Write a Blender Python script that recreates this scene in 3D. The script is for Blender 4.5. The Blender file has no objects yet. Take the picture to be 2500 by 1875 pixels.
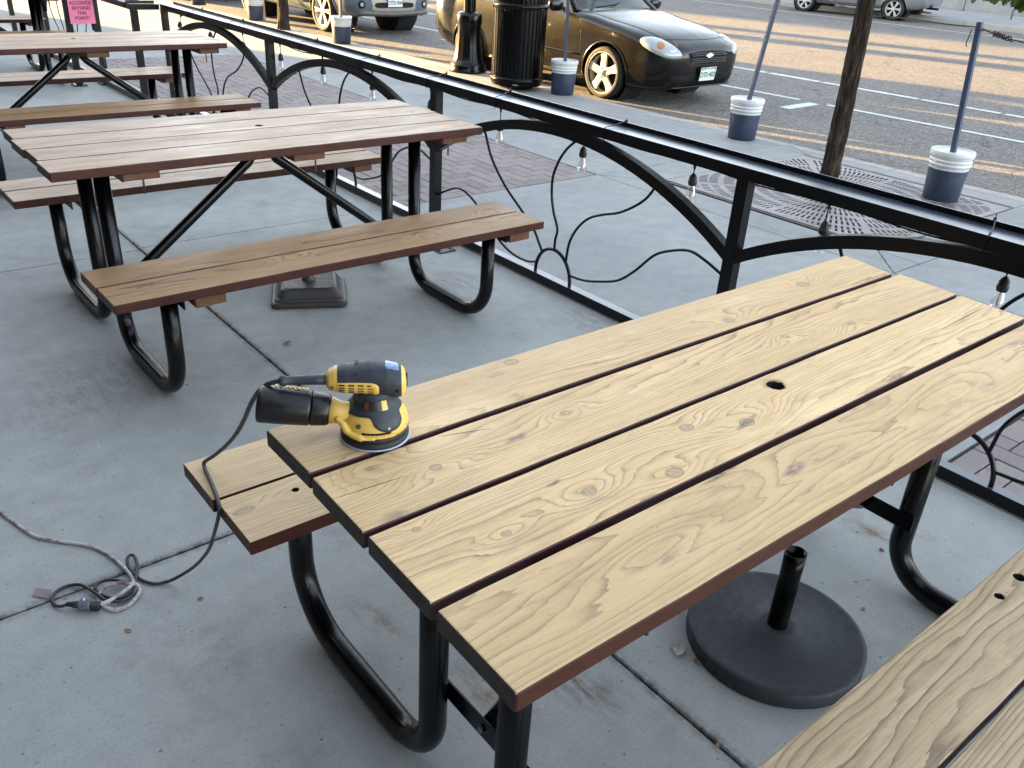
import bpy, bmesh, math, random
from math import sin, cos, pi, radians, sqrt, exp, atan2, hypot
from mathutils import Vector, Matrix
from mathutils.bvhtree import BVHTree
random.seed(7)
S = bpy.context.scene
COL = S.collection

# ------------------------------------------------------------------ camera
cam = bpy.data.cameras.new('camera'); camo = bpy.data.objects.new('camera', cam); COL.objects.link(camo)
R_ = Vector((0.7759361438585299, -0.6282787474254292, 0.056470489527613146))
U_ = Vector((0.2557506092348805, 0.3951584786639044, 0.882293263385829))
F_ = Vector((0.5766408991130806, 0.6701608704434795, -0.4673004185708544))
M = Matrix((( R_.x, U_.x, -F_.x, -2.8240141), (R_.y, U_.y, -F_.y, 0.0), (R_.z, U_.z, -F_.z, 1.6317938), (0, 0, 0, 1)))
camo.matrix_world = M
cam.sensor_width = 36; cam.lens = 2102.34 / 2500 * 36; cam.clip_start = .05; cam.clip_end = 900
S.camera = camo

# ------------------------------------------------------------------ light
SUN_AZ = radians(20)      # sun stands this far to the left of +Y
SUN_EL = radians(8)
sd = Vector((-sin(SUN_AZ) * cos(SUN_EL), cos(SUN_AZ) * cos(SUN_EL), sin(SUN_EL)))
w = bpy.data.worlds.new('World'); S.world = w; w.use_nodes = True
nt = w.node_tree; bg = nt.nodes['Background']
sky = nt.nodes.new('ShaderNodeTexSky'); sky.sky_type = 'NISHITA'; sky.sun_disc = False
sky.sun_elevation = SUN_EL; sky.sun_rotation = atan2(sd.x, sd.y)
sky.altitude = 1600; sky.dust_density = 1.6; sky.air_density = 1.0
hs_ = nt.nodes.new('ShaderNodeHueSaturation'); hs_.inputs['Saturation'].default_value = .42
nt.links.new(sky.outputs[0], hs_.inputs['Color']); nt.links.new(hs_.outputs[0], bg.inputs[0]); bg.inputs[1].default_value = 0.095
sl = bpy.data.lights.new('sun', 'SUN'); slo = bpy.data.objects.new('sun', sl); COL.objects.link(slo)
sl.energy = 4.4; sl.angle = radians(.53); sl.color = (1.0, .64, .24)
slo.rotation_euler = sd.to_track_quat('Z', 'Y').to_euler()
S.view_settings.view_transform = 'Standard'; S.view_settings.look = 'None'
S.view_settings.exposure = 3.75; S.view_settings.gamma = 1.0
S.render.engine = 'CYCLES'

# ------------------------------------------------------------------ helpers
def lin(*c):
    if len(c) == 1: c = (c[0],) * 3
    return tuple(((v / 12.92) if v <= .04045 else ((v + .055) / 1.055) ** 2.4) for v in c)
def tag(o, label=None, cat=None, group=None, kind=None):
    if label: o['label'] = label
    if cat: o['category'] = cat
    if group: o['group'] = group
    if kind: o['kind'] = kind
    return o
def empty(name, loc=(0, 0, 0), rz=0, label=None, cat=None, group=None):
    o = bpy.data.objects.new(name, None); COL.objects.link(o)
    o.location = loc; o.rotation_euler = (0, 0, rz); o.empty_display_size = .1
    return tag(o, label, cat, group)
class MB:
    def __init__(s): s.v = []; s.f = []; s.m = []; s.sm = []
    def add(s, vs, fs, m=0, sm=False):
        b = len(s.v); s.v += [tuple(v) for v in vs]
        for f in fs: s.f.append([b + i for i in f]); s.m.append(m); s.sm.append(sm)
        return s
    def box(s, x0, x1, y0, y1, z0, z1, m=0):
        v = [(x, y, z) for z in (z0, z1) for y in (y0, y1) for x in (x0, x1)]
        return s.add(v, [(0, 2, 3, 1), (4, 5, 7, 6), (0, 1, 5, 4), (2, 6, 7, 3), (0, 4, 6, 2), (1, 3, 7, 5)], m)
    def prism(s, poly, z0, z1, m=0):
        n = len(poly); v = [(p[0], p[1], z0) for p in poly] + [(p[0], p[1], z1) for p in poly]
        return s.add(v, [tuple(range(n))[::-1], tuple(range(n, 2 * n))] + [(i, (i + 1) % n, n + (i + 1) % n, n + i) for i in range(n)], m)
    def bar(s, a, b, wx, wz, up=(0, 0, 1), m=0):
        a = Vector(a); b = Vector(b); d = (b - a).normalized(); up = Vector(up)
        if abs(d.dot(up)) > .99: up = Vector((0, 1, 0))
        x = d.cross(up).normalized() * wx / 2; y = x.cross(d).normalized() * wz / 2
        v = [p + i * x + j * y for p in (a, b) for j in (-1, 1) for i in (-1, 1)]
        return s.add(v, [(0, 2, 3, 1), (4, 5, 7, 6), (0, 1, 5, 4), (2, 6, 7, 3), (0, 4, 6, 2), (1, 3, 7, 5)], m)
    def tube(s, pts, r, n=10, m=0, cap=True, closed=False):
        pts = [Vector(p) for p in pts]; k = len(pts); rs = r if isinstance(r, (list, tuple)) else [r] * k
        t0 = (pts[1] - pts[0]).normalized(); up = Vector((0, 0, 1)) if abs(t0.z) < .9 else Vector((1, 0, 0))
        nx = t0.cross(up).normalized(); vs = []
        for i, p in enumerate(pts):
            if closed: t = (pts[(i + 1) % k] - pts[i - 1]).normalized()
            else: t = (pts[min(i + 1, k - 1)] - pts[max(i - 1, 0)]).normalized()
            nx = (nx - t * nx.dot(t)).normalized(); ny = t.cross(nx)
            for j in range(n):
                a = 2 * pi * j / n; vs.append(p + (nx * cos(a) + ny * sin(a)) * rs[i])
        fs = []
        for i in range(k if closed else k - 1):
            for j in range(n):
                i2 = (i + 1) % k
                fs.append((i * n + j, i * n + (j + 1) % n, i2 * n + (j + 1) % n, i2 * n + j))
        s.add(vs, fs, m, True)
        if cap and not closed:
            b = len(s.v) - k * n
            s.f.append([b + j for j in range(n)][::-1]); s.m.append(m); s.sm.append(False)
            s.f.append([b + (k - 1) * n + j for j in range(n)]); s.m.append(m); s.sm.append(False)
        return s
    def lathe(s, prof, n=32, c=(0, 0, 0), m=0, ax='z', sm=True, ms=None):
        vs = []; k = len(prof)
        for r, z in prof:
            for j in range(n):
                a = 2 * pi * j / n
                q = (r * cos(a), r * sin(a), z)
                if ax == 'x': q = (z, r * cos(a), r * sin(a))
                if ax == 'y': q = (r * sin(a), z, r * cos(a))
                vs.append((q[0] + c[0], q[1] + c[1], q[2] + c[2]))
        b = len(s.v); s.v += vs
        for i in range(k - 1):
            for j in range(n):
                s.f.append([b + i * n + j, b + i * n + (j + 1) % n, b + (i + 1) * n + (j + 1) % n, b + (i + 1) * n + j])
                s.m.append(ms[i] if ms else m); s.sm.append(sm)
        return s
    def build(s, name, mats, parent=None, bevel=0, seg=2, smooth_angle=None, fixn=True):
        me = bpy.data.meshes.new(name); me.from_pydata(s.v, [], s.f)
        if not isinstance(mats, (list, tuple)): mats = [mats]
        for mm in mats: me.materials.append(mm)
        me.polygons.foreach_set('material_index', s.m); me.polygons.foreach_set('use_smooth', s.sm)
        me.update()
        if fixn:
            bm = bmesh.new(); bm.from_mesh(me); bmesh.ops.recalc_face_normals(bm, faces=bm.faces); bm.to_mesh(me); bm.free()
        o = bpy.data.objects.new(name, me); COL.objects.link(o)
        if parent: o.parent = parent
        if bevel:
            b = o.modifiers.new('bevel', 'BEVEL'); b.width = bevel; b.segments = seg; b.limit_method = 'ANGLE'; b.angle_limit = radians(40)
        return o
def chaikin(p, n=2, closed=False):
    p = [Vector(q) for q in p]
    for _ in range(n):
        q = [] if closed else [p[0]]
        m = len(p)
        for i in range(m if closed else m - 1):
            a, b = p[i], p[(i + 1) % m]; q += [a * .75 + b * .25, a * .25 + b * .75]
        if not closed: q.append(p[-1])
        p = q
    return p
def catmull(P, n=6, closed=False):
    P = [Vector(p) for p in P]; out = []; m = len(P)
    for i in range(m if closed else m - 1):
        a = P[i - 1] if (i > 0 or closed) else P[0] * 2 - P[1]
        b = P[i]; c = P[(i + 1) % m]
        d = P[(i + 2) % m] if (closed or i + 2 < m) else P[-1] * 2 - P[-2]
        for k in range(n):
            t = k / n
            out.append(.5 * ((2 * b) + (c - a) * t + (2 * a - 5 * b + 4 * c - d) * t * t + (3 * b - 3 * c + d - a) * t ** 3))
    if not closed: out.append(P[-1])
    return out
def copy_tree(o, parent=None):
    c = o.copy(); COL.objects.link(c)
    if parent: c.parent = parent
    for ch in o.children: copy_tree(ch, c)
    return c
def text_mesh(name, txt, size, mat, parent, mtx, ext=.0006, align='CENTER', space=1.0):
    cu = bpy.data.curves.new(name, 'FONT'); cu.body = txt; cu.size = size; cu.align_x = align; cu.align_y = 'CENTER'
    cu.extrude = ext; cu.space_line = space
    cu.offset = size * .012
    to = bpy.data.objects.new(name, cu); COL.objects.link(to)
    dg = bpy.context.evaluated_depsgraph_get(); me = bpy.data.meshes.new_from_object(to.evaluated_get(dg))
    bpy.data.objects.remove(to); me.materials.clear(); me.materials.append(mat)
    o = bpy.data.objects.new(name, me); COL.objects.link(o)
    if parent: o.parent = parent
    o.matrix_local = mtx
    return o

# ------------------------------------------------------------------ node toolkit
class NT:
    def __init__(s, name):
        s.mat = bpy.data.materials.new(name); s.mat.use_nodes = True; s.t = s.mat.node_tree
        s.b = s.t.nodes['Principled BSDF']; s.out = s.t.nodes['Material Output']
    def n(s, typ, ins=(), **kw):
        x = s.t.nodes.new(typ)
        for k, v in kw.items(): setattr(x, k, v)
        items = ins.items() if isinstance(ins, dict) else enumerate(ins)
        for k, v in items:
            if v is None: continue
            if isinstance(v, bpy.types.NodeSocket): s.t.links.new(v, x.inputs[k])
            else:
                if isinstance(v, tuple) and len(v) == 3 and x.inputs[k].type == 'RGBA': v = v + (1,)
                x.inputs[k].default_value = v
        return x
    def m(s, op, a, b=None, c=None, clamp=False):
        x = s.n('ShaderNodeMath', (a, b, c), operation=op); x.use_clamp = clamp; return x.outputs[0]
    def vm(s, op, a, b=None):
        x = s.n('ShaderNodeVectorMath', (a, b), operation=op); return x.outputs[1] if op in ('LENGTH', 'DISTANCE', 'DOT_PRODUCT') else x.outputs[0]
    def noise(s, vec, scale, detail=3, rough=.55, dist=0, out=0, dim='3D'):
        return s.n('ShaderNodeTexNoise', {'Vector': vec, 'Scale': scale, 'Detail': detail, 'Roughness': rough, 'Distortion': dist}).outputs[out]
    def ramp(s, f, stops, interp='LINEAR'):
        x = s.n('ShaderNodeValToRGB', (f,)); cr = x.color_ramp; cr.interpolation = interp
        while len(cr.elements) > 1: cr.elements.remove(cr.elements[-1])
        cr.elements[0].position = stops[0][0]; c = stops[0][1]; cr.elements[0].color = tuple(c) + (1,) if isinstance(c, tuple) else (c, c, c, 1)
        for p, c in stops[1:]:
            e = cr.elements.new(p); e.color = tuple(c) + (1,) if isinstance(c, tuple) else (c, c, c, 1)
        return x.outputs[0]
    def mr(s, f, a, b, c=0., d=1.):
        x = s.n('ShaderNodeMapRange', (f, a, b, c, d)); x.clamp = True; return x.outputs[0]
    def mix(s, f, a, b, mode='MIX'):
        x = s.n('ShaderNodeMixRGB', (f, a, b), blend_type=mode); return x.outputs[0]
    def obj(s): return s.n('ShaderNodeTexCoord').outputs['Object']
    def geo(s): return s.n('ShaderNodeNewGeometry').outputs['Position']
    def attr(s, nm):
        x = s.n('ShaderNodeAttribute'); x.attribute_name = nm; return x
    def scale(s, v, sc):
        x = s.n('ShaderNodeMapping', {'Vector': v, 'Scale': sc}); return x.outputs[0]
    def bump(s, h, strength=.3, dist=.002):
        x = s.n('ShaderNodeBump', {'Strength': strength, 'Distance': dist, 'Height': h}); s.t.links.new(x.outputs[0], s.b.inputs['Normal']); return x
    def set(s, **kw):
        for k, v in kw.items():
            k = {'base': 'Base Color', 'rough': 'Roughness', 'metal': 'Metallic', 'spec': 'Specular IOR Level', 'coat': 'Coat Weight', 'crough': 'Coat Roughness', 'trans': 'Transmission Weight', 'ior': 'IOR', 'alpha': 'Alpha', 'emit': 'Emission Color', 'es': 'Emission Strength', 'sss': 'Subsurface Weight'}[k]
            if isinstance(v, bpy.types.NodeSocket): s.t.links.new(v, s.b.inputs[k])
            else:
                if isinstance(v, tuple) and len(v) == 3: v = v + (1,)
                s.b.inputs[k].default_value = v
        return s.mat
def simple(name, base, rough=.5, metal=0, var=.12, vscale=30, bump=0, bscale=200, spec=.5, coat=0, dirt=0, dirtcol=(.25, .22, .18), rvar=.1, crough=.05):
    t = NT(name); p = t.obj()
    nz = t.noise(p, vscale, 4, .6)
    lo = tuple(c * (1 - var) for c in base); hi = tuple(min(1, c * (1 + var)) for c in base)
    col = t.ramp(nz, [(.3, lo), (.7, hi)])
    if dirt:
        d = t.mr(t.noise(p, vscale * .35, 6, .7), .5, .72, 0, dirt); col = t.mix(d, col, dirtcol)
    r = t.mr(t.noise(p, vscale * .8, 3, .6), .3, .7, max(0, rough - rvar), min(1, rough + rvar))
    t.set(base=col, rough=r, metal=metal, spec=spec, coat=coat, crough=crough)
    if bump: t.bump(t.noise(p, bscale, 3, .6), bump, .001)
    return t.mat

# ------------------------------------------------------------------ materials
def wood(name, light, mid, dark, rough, coat, knots=(), contrast=1., grey=.0, bumpS=.25, gfreq=70., auto=True, rlo=None, mott=.3, spots=()):
    t = NT(name)
    P = t.obj(); gc = t.attr('gc').outputs['Vector']; gp = t.attr('gp').outputs['Vector']
    sx = t.n('ShaderNodeSeparateXYZ', (gc,)); u, v, sd_ = sx.outputs
    sp = t.n('ShaderNodeSeparateXYZ', (gp,)); slope, curv, vc = sp.outputs
    dv = t.m('SUBTRACT', v, vc)
    F = t.m('ADD', t.m('MULTIPLY', t.m('MULTIPLY', dv, dv), curv), t.m('MULTIPLY', u, slope))
    seedv = t.n('ShaderNodeCombineXYZ', (0., 0., t.m('MULTIPLY', sd_, 7.31))).outputs[0]
    base = t.vm('ADD', gc, seedv)
    n1 = t.noise(t.scale(base, (1.3, 7, 1)), 1.0, 2, .45)
    n2 = t.noise(t.scale(base, (7, 70, 1)), 1.0, 2, .5)
    F = t.m('ADD', F, t.m('MULTIPLY', n1, .16)); F = t.m('ADD', F, t.m('MULTIPLY', n2, .012)); F = t.m('ADD', F, t.m('MULTIPLY', t.noise(t.scale(base, (4.5, 22, 1)), 1.0, 3, .6), .020))
    kmask = None; kring = None
    if auto:
        vo = t.n('ShaderNodeTexVoronoi', {'Vector': t.scale(base, (2.6, 6.5, 1)), 'Scale': 1.0, 'Randomness': 1.})
        d = vo.outputs['Distance']; g = t.m('POWER', 2.718, t.m('MULTIPLY', t.m('MULTIPLY', d, d), -22.))
        F = t.m('ADD', F, t.m('MULTIPLY', g, .07))
        kmask = t.mr(d, .045, .075, 1, 0)
    for (kx, ky, ax, ay, A, kr) in knots:
        q = t.n('ShaderNodeVectorMath', (P, (kx, ky, 0)), operation='SUBTRACT').outputs[0]
        q1 = t.n('ShaderNodeVectorMath', (q, (1 / ax, 1 / ay, 0)), operation='MULTIPLY').outputs[0]
        d = t.vm('LENGTH', q1)
        g = t.m('POWER', 2.718, t.m('MULTIPLY', t.m('MULTIPLY', d, d), -1.))
        F = t.m('ADD', F, t.m('MULTIPLY', g, A * .62))
        if kr:
            q2 = t.n('ShaderNodeVectorMath', (q, (1 / (kr * 1.35), 1 / kr, 0)), operation='MULTIPLY').outputs[0]
            d2 = t.vm('LENGTH', q2); mk = t.mr(d2, .75, 1.1, 1, 0)
            kmask = mk if kmask is None else t.m('MAXIMUM', kmask, mk)
    fr = t.m('FRACT', t.m('MULTIPLY', F, gfreq))
    ring = t.ramp(fr, [(0, .0), (.45, .0), (.70, .22), (.86, .58), (.94, 1.), (.985, 1.), (1., .0)])
    # strength of the late wood varies along the board
    st = t.mr(t.noise(t.scale(base, (1.5, 9, 1)), 1.0, 3, .6), .3, .7, .22 * contrast, .85 * contrast)
    fibre = t.noise(t.scale(base, (12, 230, 1)), 1.0, 4, .75)
    fib2 = t.noise(t.scale(base, (2.6, 62, 1)), 1.0, 4, .65)
    st = t.m('MULTIPLY', st, t.mr(t.noise(t.scale(base, (3.5, 30, 1)), 1.0, 4, .65), .35, .65, .45, 1.))
    col = t.mix(t.m('MULTIPLY', ring, st, clamp=True), light, dark)
    soft = t.m('SINE', t.m('MULTIPLY', F, gfreq * 1.7)); col = t.mix(t.mr(soft, -.6, 1., 0, .55), col, mid)
    tone = t.noise(t.scale(base, (1.2, 3.5, 1)), 1.0, 4, .6)
    col = t.mix(t.mr(tone, .35, .7, 0, .75), col, t.mix(ring, mid, dark))
    col = t.mix(t.mr(fib2, .42, .68, 0, .55), col, mid)
    col = t.mix(t.mr(fibre, .48, .72, 0, .34), col, dark)
    bt = t.m('FRACT', t.m('MULTIPLY', sd_, 13.7)); col = t.mix(t.m('MULTIPLY', bt, .35), col, t.mix(.5, mid, dark))
    lt = t.mr(t.noise(t.scale(base, (2.1, 7, 1)), 1.3, 5, .7), .55, .75, 0, .45); col = t.mix(lt, col, tuple(min(1., c_ * 1.12) for c_ in light))
    br = t.mr(t.noise(t.scale(base, (2.8, 15, 1)), 1.1, 5, .7), .56, .70, 0, .42); col = t.mix(br, col, t.mix(.55, mid, dark))
    # greyish weather marks, dark specks and short checks
    gm = t.mr(t.noise(t.scale(base, (5, 34, 1)), 1.0, 5, .7), .60 - grey * .15, .74, 0, mott)
    col = t.mix(gm, col, lin(.47, .405, .375))
    spk = t.mr(t.noise(t.scale(base, (120, 220, 1)), 1.0, 1, .4), .76, .80, 0, .55)
    col = t.mix(spk, col, lin(.36, .30, .25))
    chk = t.noise(t.scale(base, (2.4, 260, 1)), 1.0, 2, .5); chm = t.mr(chk, .765, .785, 0, .65)
    col = t.mix(chm, col, lin(.25, .19, .14))
    if kmask is not None:
        kn = t.noise(P, 160, 4, .7)
        rim = t.m('MULTIPLY', kmask, t.m('SUBTRACT', 1., kmask)); col = t.mix(t.m('MULTIPLY', rim, 2.2, clamp=True), col, lin(.45, .36, .28))
        col = t.mix(t.m('MULTIPLY', kmask, .62), col, t.ramp(kn, [(.3, lin(.40, .33, .28)), (.5, lin(.60, .52, .43)), (.7, lin(.70, .61, .50))]))
    sn = t.mr(t.noise(t.scale(P, (30, 90, 1)), 1.0, 4, .75), .30, .56)
    for (kx, ky, ax, ay, an, amt, sc_) in spots:
        q = t.n('ShaderNodeVectorMath', (P, (kx, ky, 0)), operation='SUBTRACT').outputs[0]
        q = t.n('ShaderNodeVectorRotate', {'Vector': q, 'Angle': -radians(an)}, rotation_type='Z_AXIS').outputs[0]
        q = t.n('ShaderNodeVectorMath', (q, (1 / ax, 1 / ay, 0)), operation='MULTIPLY').outputs[0]
        mm_ = t.mr(t.vm('LENGTH', q), .45 if ay > .004 else .9, 1., 1, 0)
        if ay > .004: mm_ = t.m('MULTIPLY', mm_, sn)
        col = t.mix(t.m('MULTIPLY', mm_, amt), col, sc_)
    rr = t.mr(t.noise(t.scale(base, (4, 20, 1)), 1.0, 4, .6), .3, .7, rough - .1 if rlo is None else rlo, rough + .1)
    t.set(base=col, rough=rr, coat=coat, crough=.35, spec=.4)
    hgt = t.m('ADD', t.m('MULTIPLY', ring, -.6), t.m('MULTIPLY', fibre, .35))
    t.bump(hgt, bumpS, .0012)
    return t.mat
KN = [(-1.753, 1.254, .09, .030, .11, .013), (-1.801, 1.027, .05, .022, .10, .008), (-2.115, 1.010, .08, .030, .13, .009), (-1.643, .856, .07, .028, .10, .012),
      (-1.944, .809, .08, .032, .12, .011), (-2.128, .799, .06, .022, .09, .007), (-1.781, .764, .08, .03, .10, .014), (-1.153, 1.143, .09, .035, .13, .013),
      (-.768, 1.194, .10, .04, .15, .016), (-1.114, 1.007, .05, .022, .09, .009), (-.898, .964, .08, .035, .12, .009), (-1.527, .803, .12, .04, .16, .013),
      (-2.235, .886, .04, .018, .08, .006), (-2.21, 1.069, .07, .04, .12, .006), (-1.05, .64, .16, .04, .10, 0), (-1.5, .66, .18, .045, .12, 0), (-1.95, .64, .14, .035, .10, 0)]
SPOTS = [(-1.696, .719, .075, .010, 8, .9, lin(.16, .13, .11)), (-1.94, 1.007, .035, .012, 10, .8, lin(.45, .36, .36)), (-1.592, .65, .045, .014, 8, .8, lin(.45, .36, .35)), (-1.526, .803, .05, .010, 12, .8, lin(.38, .33, .32)),
   (-1.979, .86, .022, .006, 8, .9, lin(.36, .29, .27)), (-2.18, 1.105, .05, .012, -5, .9, lin(.30, .27, .26)), (-1.087, .738, .05, .012, 5, .8, lin(.46, .39, .36)), (-1.959, .613, .04, .008, 5, .5, lin(.45, .38, .34)), (-1.816, 1.225, .035, .012, 0, .5, lin(.50, .43, .40)),
   (-.605, .822, .13, .0016, 2.6, 1., lin(.22, .16, .12)), (-2.006, 1.075, .055, .0012, -17, 1., lin(.22, .16, .12)), (-2.235, 1.022, .07, .0011, -4, 1., lin(.22, .16, .12)), (-2.245, .93, .03, .02, 0, .6, lin(.42, .37, .34)), (-1.345, .872, .034, .026, 0, .8, lin(.24, .20, .15)), (-2.22, 1.2, .06, .02, 0, .5, lin(.50, .42, .36)), (-.95, .60, .05, .02, 6, .4, lin(.48, .40, .36))]
W_SAND = wood('sanded_pine', lin(.875, .77, .585), lin(.775, .655, .48), lin(.43, .33, .255), .56, .0, [], 1.0, 0, .30, 62, auto=True)
W_SAND_T = wood('sanded_pine_knotty', lin(.89, .775, .585), lin(.79, .665, .48), lin(.46, .35, .265), .56, .0, KN, 1.35, .25, .40, 60, auto=False, mott=.42, spots=SPOTS)
W_ROUGH = wood('weathered_raised_grain_pine', lin(.84, .755, .60), lin(.70, .60, .46), lin(.30, .24, .20), .5, .0, [], 1.7, .05, .9, 46, auto=True, mott=.3)
W_WORN = wood('worn_varnished_pine', lin(.66, .52, .345), lin(.53, .395, .245), lin(.26, .175, .115), .44, .04, [], 1.9, .3, .4, 56, auto=True, mott=.4)
W_BENCH2 = wood('brown_varnished_pine', lin(.74, .60, .43), lin(.60, .455, .30), lin(.27, .18, .13), .46, .05, [], 2.4, .1, .7, 50, auto=True)
PAINT = simple('red_brown_stain', lin(.25, .13, .10), .5, spec=.25, var=.22, vscale=14, bump=.15, bscale=90, dirt=.25, dirtcol=lin(.30, .19, .15))
ENDG = simple('dark_sealed_end_grain', lin(.24, .215, .20), .7, var=.25, vscale=40, bump=.3, bscale=120)
ENDB = simple('brown_end_grain', lin(.33, .22, .17), .65, var=.25, vscale=40, bump=.3, bscale=120)
GAPC = simple('old_stain_in_the_gap', lin(.24, .12, .125), .5, var=.2, vscale=30)  # stain on gap sides, with the shade between boards put into its colour
CLEAT = simple('orange_brown_cleat_wood', lin(.37, .23, .125), .6, var=.35, vscale=18, bump=.3, bscale=60, dirt=.4, dirtcol=lin(.25, .13, .08))
PIPE = simple('gloss_black_pipe', lin(.010, .017, .032), .25, var=.1, vscale=20, spec=.32, rvar=.015)
FENCE = simple('satin_black_fence_steel', lin(.008, .014, .028), .30, var=.12, vscale=25, rvar=.03, spec=.28)
FTOP = simple('dusty_rail_top', lin(.17, .20, .26), .34, var=.22, vscale=9, rvar=.04, spec=.7, coat=.6, crough=.22)  # dust and the sky's reflection, both painted in as a paler blue base
BOLT = simple('zinc_bolt', lin(.55, .55, .55), .35, 1, var=.1)
NAVY = simple('navy_bucket_paint', lin(.17, .215, .30), .42, var=.12, vscale=12, bump=.05, bscale=80, dirt=.1, dirtcol=lin(.35, .36, .38))
WHITEP = simple('white_bucket_plastic', lin(.78, .79, .79), .42, var=.05, vscale=15, dirt=.3, dirtcol=lin(.6, .58, .52))
BLUEW = simple('blue_painted_lumber', lin(.20, .245, .34), .55, var=.12, vscale=30, bump=.15, bscale=120)
ROPE = simple('dark_cord_rope', lin(.22, .15, .13), .8, var=.3, vscale=120, bump=.5, bscale=400)
BLK = simple('black_powder_coat', lin(.012, .014, .02), .24, var=.1, vscale=30, spec=.2, rvar=.02)
RUB = simple('black_rubber', lin(.13, .14, .15), .6, var=.1, vscale=60, dirt=.2, dirtcol=lin(.35, .35, .34))
CONEB = simple('dark_umbrella_base_resin', lin(.15, .165, .19), .62, var=.1, vscale=60, bump=.2, bscale=300, dirt=.12, dirtcol=lin(.35, .35, .35))
BRONZE = simple('bronze_resin', lin(.22, .21, .205), .42, var=.12, vscale=40, bump=.08, bscale=200)
WHITE = simple('white_paint', lin(.86, .86, .84), .5, var=.05)
DARK = simple('dark_void', (.006, .006, .007), .9, var=.1)

def concrete_mat(name, c1, c2, stains=(), tint=lin(.47, .46, .44)):
    t = NT(name); p = t.geo()
    a = t.noise(p, 1.1, 5, .6); b = t.noise(p, 9, 6, .65); c = t.noise(p, 120, 3, .6); d = t.noise(p, 2.7, 6, .7)
    col = t.ramp(a, [(.3, c1), (.7, c2)])
    col = t.mix(t.mr(b, .35, .75, 0, .34), col, tuple(x * .72 for x in c1))
    col = t.mix(t.mr(d, .55, .75, 0, .40), col, tint)
    col = t.mix(t.mr(c, .5, .8, 0, .45), col, tuple(x * .55 for x in c1))
    broom = t.noise(t.scale(p, (2, 90, 1)), 3, 3, .6)
    col = t.mix(t.mr(broom, .45, .75, 0, .14), col, tuple(x * .7 for x in c1))
    sp = t.mr(t.noise(p, 55, 2, .5), .70, .76, 0, .75); col = t.mix(sp, col, lin(.24, .24, .24))
    sm = t.noise(t.scale(p, (26, 9, 1)), 1.6, 4, .75); col = t.mix(t.mr(sm, .66, .74, 0, .6), col, lin(.28, .28, .28))
    sp2 = t.mr(t.noise(p, 90, 1, .5), .765, .785, 0, .5); col = t.mix(sp2, col, lin(.80, .82, .84))
    if name == 'patio_concrete':
        sp_ = t.n('ShaderNodeSeparateXYZ', (p,)).outputs
        jd = t.m('ABSOLUTE', t.m('ADD', sp_[0], 1.525)); j2 = t.m('ABSOLUTE', t.m('SUBTRACT', sp_[1], 2.06)); j2 = t.m('ADD', j2, t.m('MULTIPLY', t.m('GREATER_THAN', sp_[0], -1.525), 9.)); jd = t.m('MINIMUM', jd, j2)
        jn = t.m('MULTIPLY', t.mr(t.noise(p, 26, 5, .8), .38, .60), t.mr(jd, .004, .030, .85, 0)); col = t.mix(jn, col, lin(.27, .26, .24))
        col = t.mix(t.mr(t.noise(p, 3.6, 6, .75), .57, .70, 0, .32), col, lin(.43, .43, .42))
    for (sx_, sy_, rx, ry, ang, scol, amt) in stains:
        q = t.n('ShaderNodeVectorMath', (p, (sx_, sy_, 0)), operation='SUBTRACT').outputs[0]
        q = t.n('ShaderNodeVectorRotate', {'Vector': q, 'Angle': -ang}, rotation_type='Z_AXIS').outputs[0]
        q = t.n('ShaderNodeVectorMath', (q, (1 / rx, 1 / ry, 0)), operation='MULTIPLY').outputs[0]
        m_ = t.mr(t.vm('LENGTH', q), .2, 1.0, 1, 0)
        nn = t.mr(t.noise(t.scale(p, (14, 5, 1)), 2.2, 5, .75), .42, .62)
        col = t.mix(t.m('MULTIPLY', t.m('MULTIPLY', m_, nn), amt), col, scol)
    t.set(base=col, rough=t.mr(b, .3, .7, .62, .85), spec=.35)
    t.bump(t.m('ADD', t.m('MULTIPLY', c, .6), t.m('MULTIPLY', t.noise(p, 400, 2, .5), .4)), .25, .002)
    return t.mat
rust = lin(.46, .36, .27); brn = lin(.35, .30, .25)
CONC = concrete_mat('patio_concrete', lin(.585, .60, .595), lin(.68, .69, .68),
    [(-1.75, 1.36, .09, .32, .12, rust, .85), (-1.86, 1.13, .06, .18, .3, rust, .8), (-1.66, 1.02, .09, .16, .2, brn, .8), (-.48, .93, .05, .12, .3, rust, .8), (-.36, .88, .04, .12, .2, rust, .6),
     (-1.95, 1.5, .05, .14, .2, rust, .6), (-2.0, 3.95, .07, .12, .4, rust, .5), (-.35, 3.35, .2, .35, .2, brn, .35), (-.1, 2.6, .12, .4, .1, brn, .4), (-1.95, .86, .04, .07, 0, brn, .7),
     (-2.14, 3.2, .5, .35, .5, lin(.36, .355, .34), .4), (-1.2, 4.3, .08, .05, .4, rust, .6), (-.62, 5.1, .12, .05, .9, rust, .5)])
CONC2 = concrete_mat('sidewalk_concrete', lin(.51, .525, .53), lin(.59, .60, .595), [(2.0, 3.0, .15, .5, .1, brn, .3)])
KERB = concrete_mat('kerb_concrete', lin(.56, .56, .54), lin(.66, .65, .62))
GROUT = simple('dirt_in_the_joint', lin(.16, .145, .13), .9, var=.3, vscale=40)
t = NT('asphalt'); p = t.geo()
a = t.noise(p, .6, 5, .6); b = t.noise(p, 55, 4, .7); v = t.n('ShaderNodeTexVoronoi', {'Vector': p, 'Scale': 75.}).outputs['Color']
col = t.ramp(a, [(.3, lin(.355, .345, .335)), (.7, lin(.43, .415, .40))])
vs_ = t.n('ShaderNodeSeparateColor', (v,)).outputs[0]
col = t.mix(t.mr(vs_, .72, .95, 0, .65), col, lin(.62, .60, .58)); col = t.mix(t.mr(vs_, .05, .25, .5, 0), col, lin(.24, .24, .25))
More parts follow.
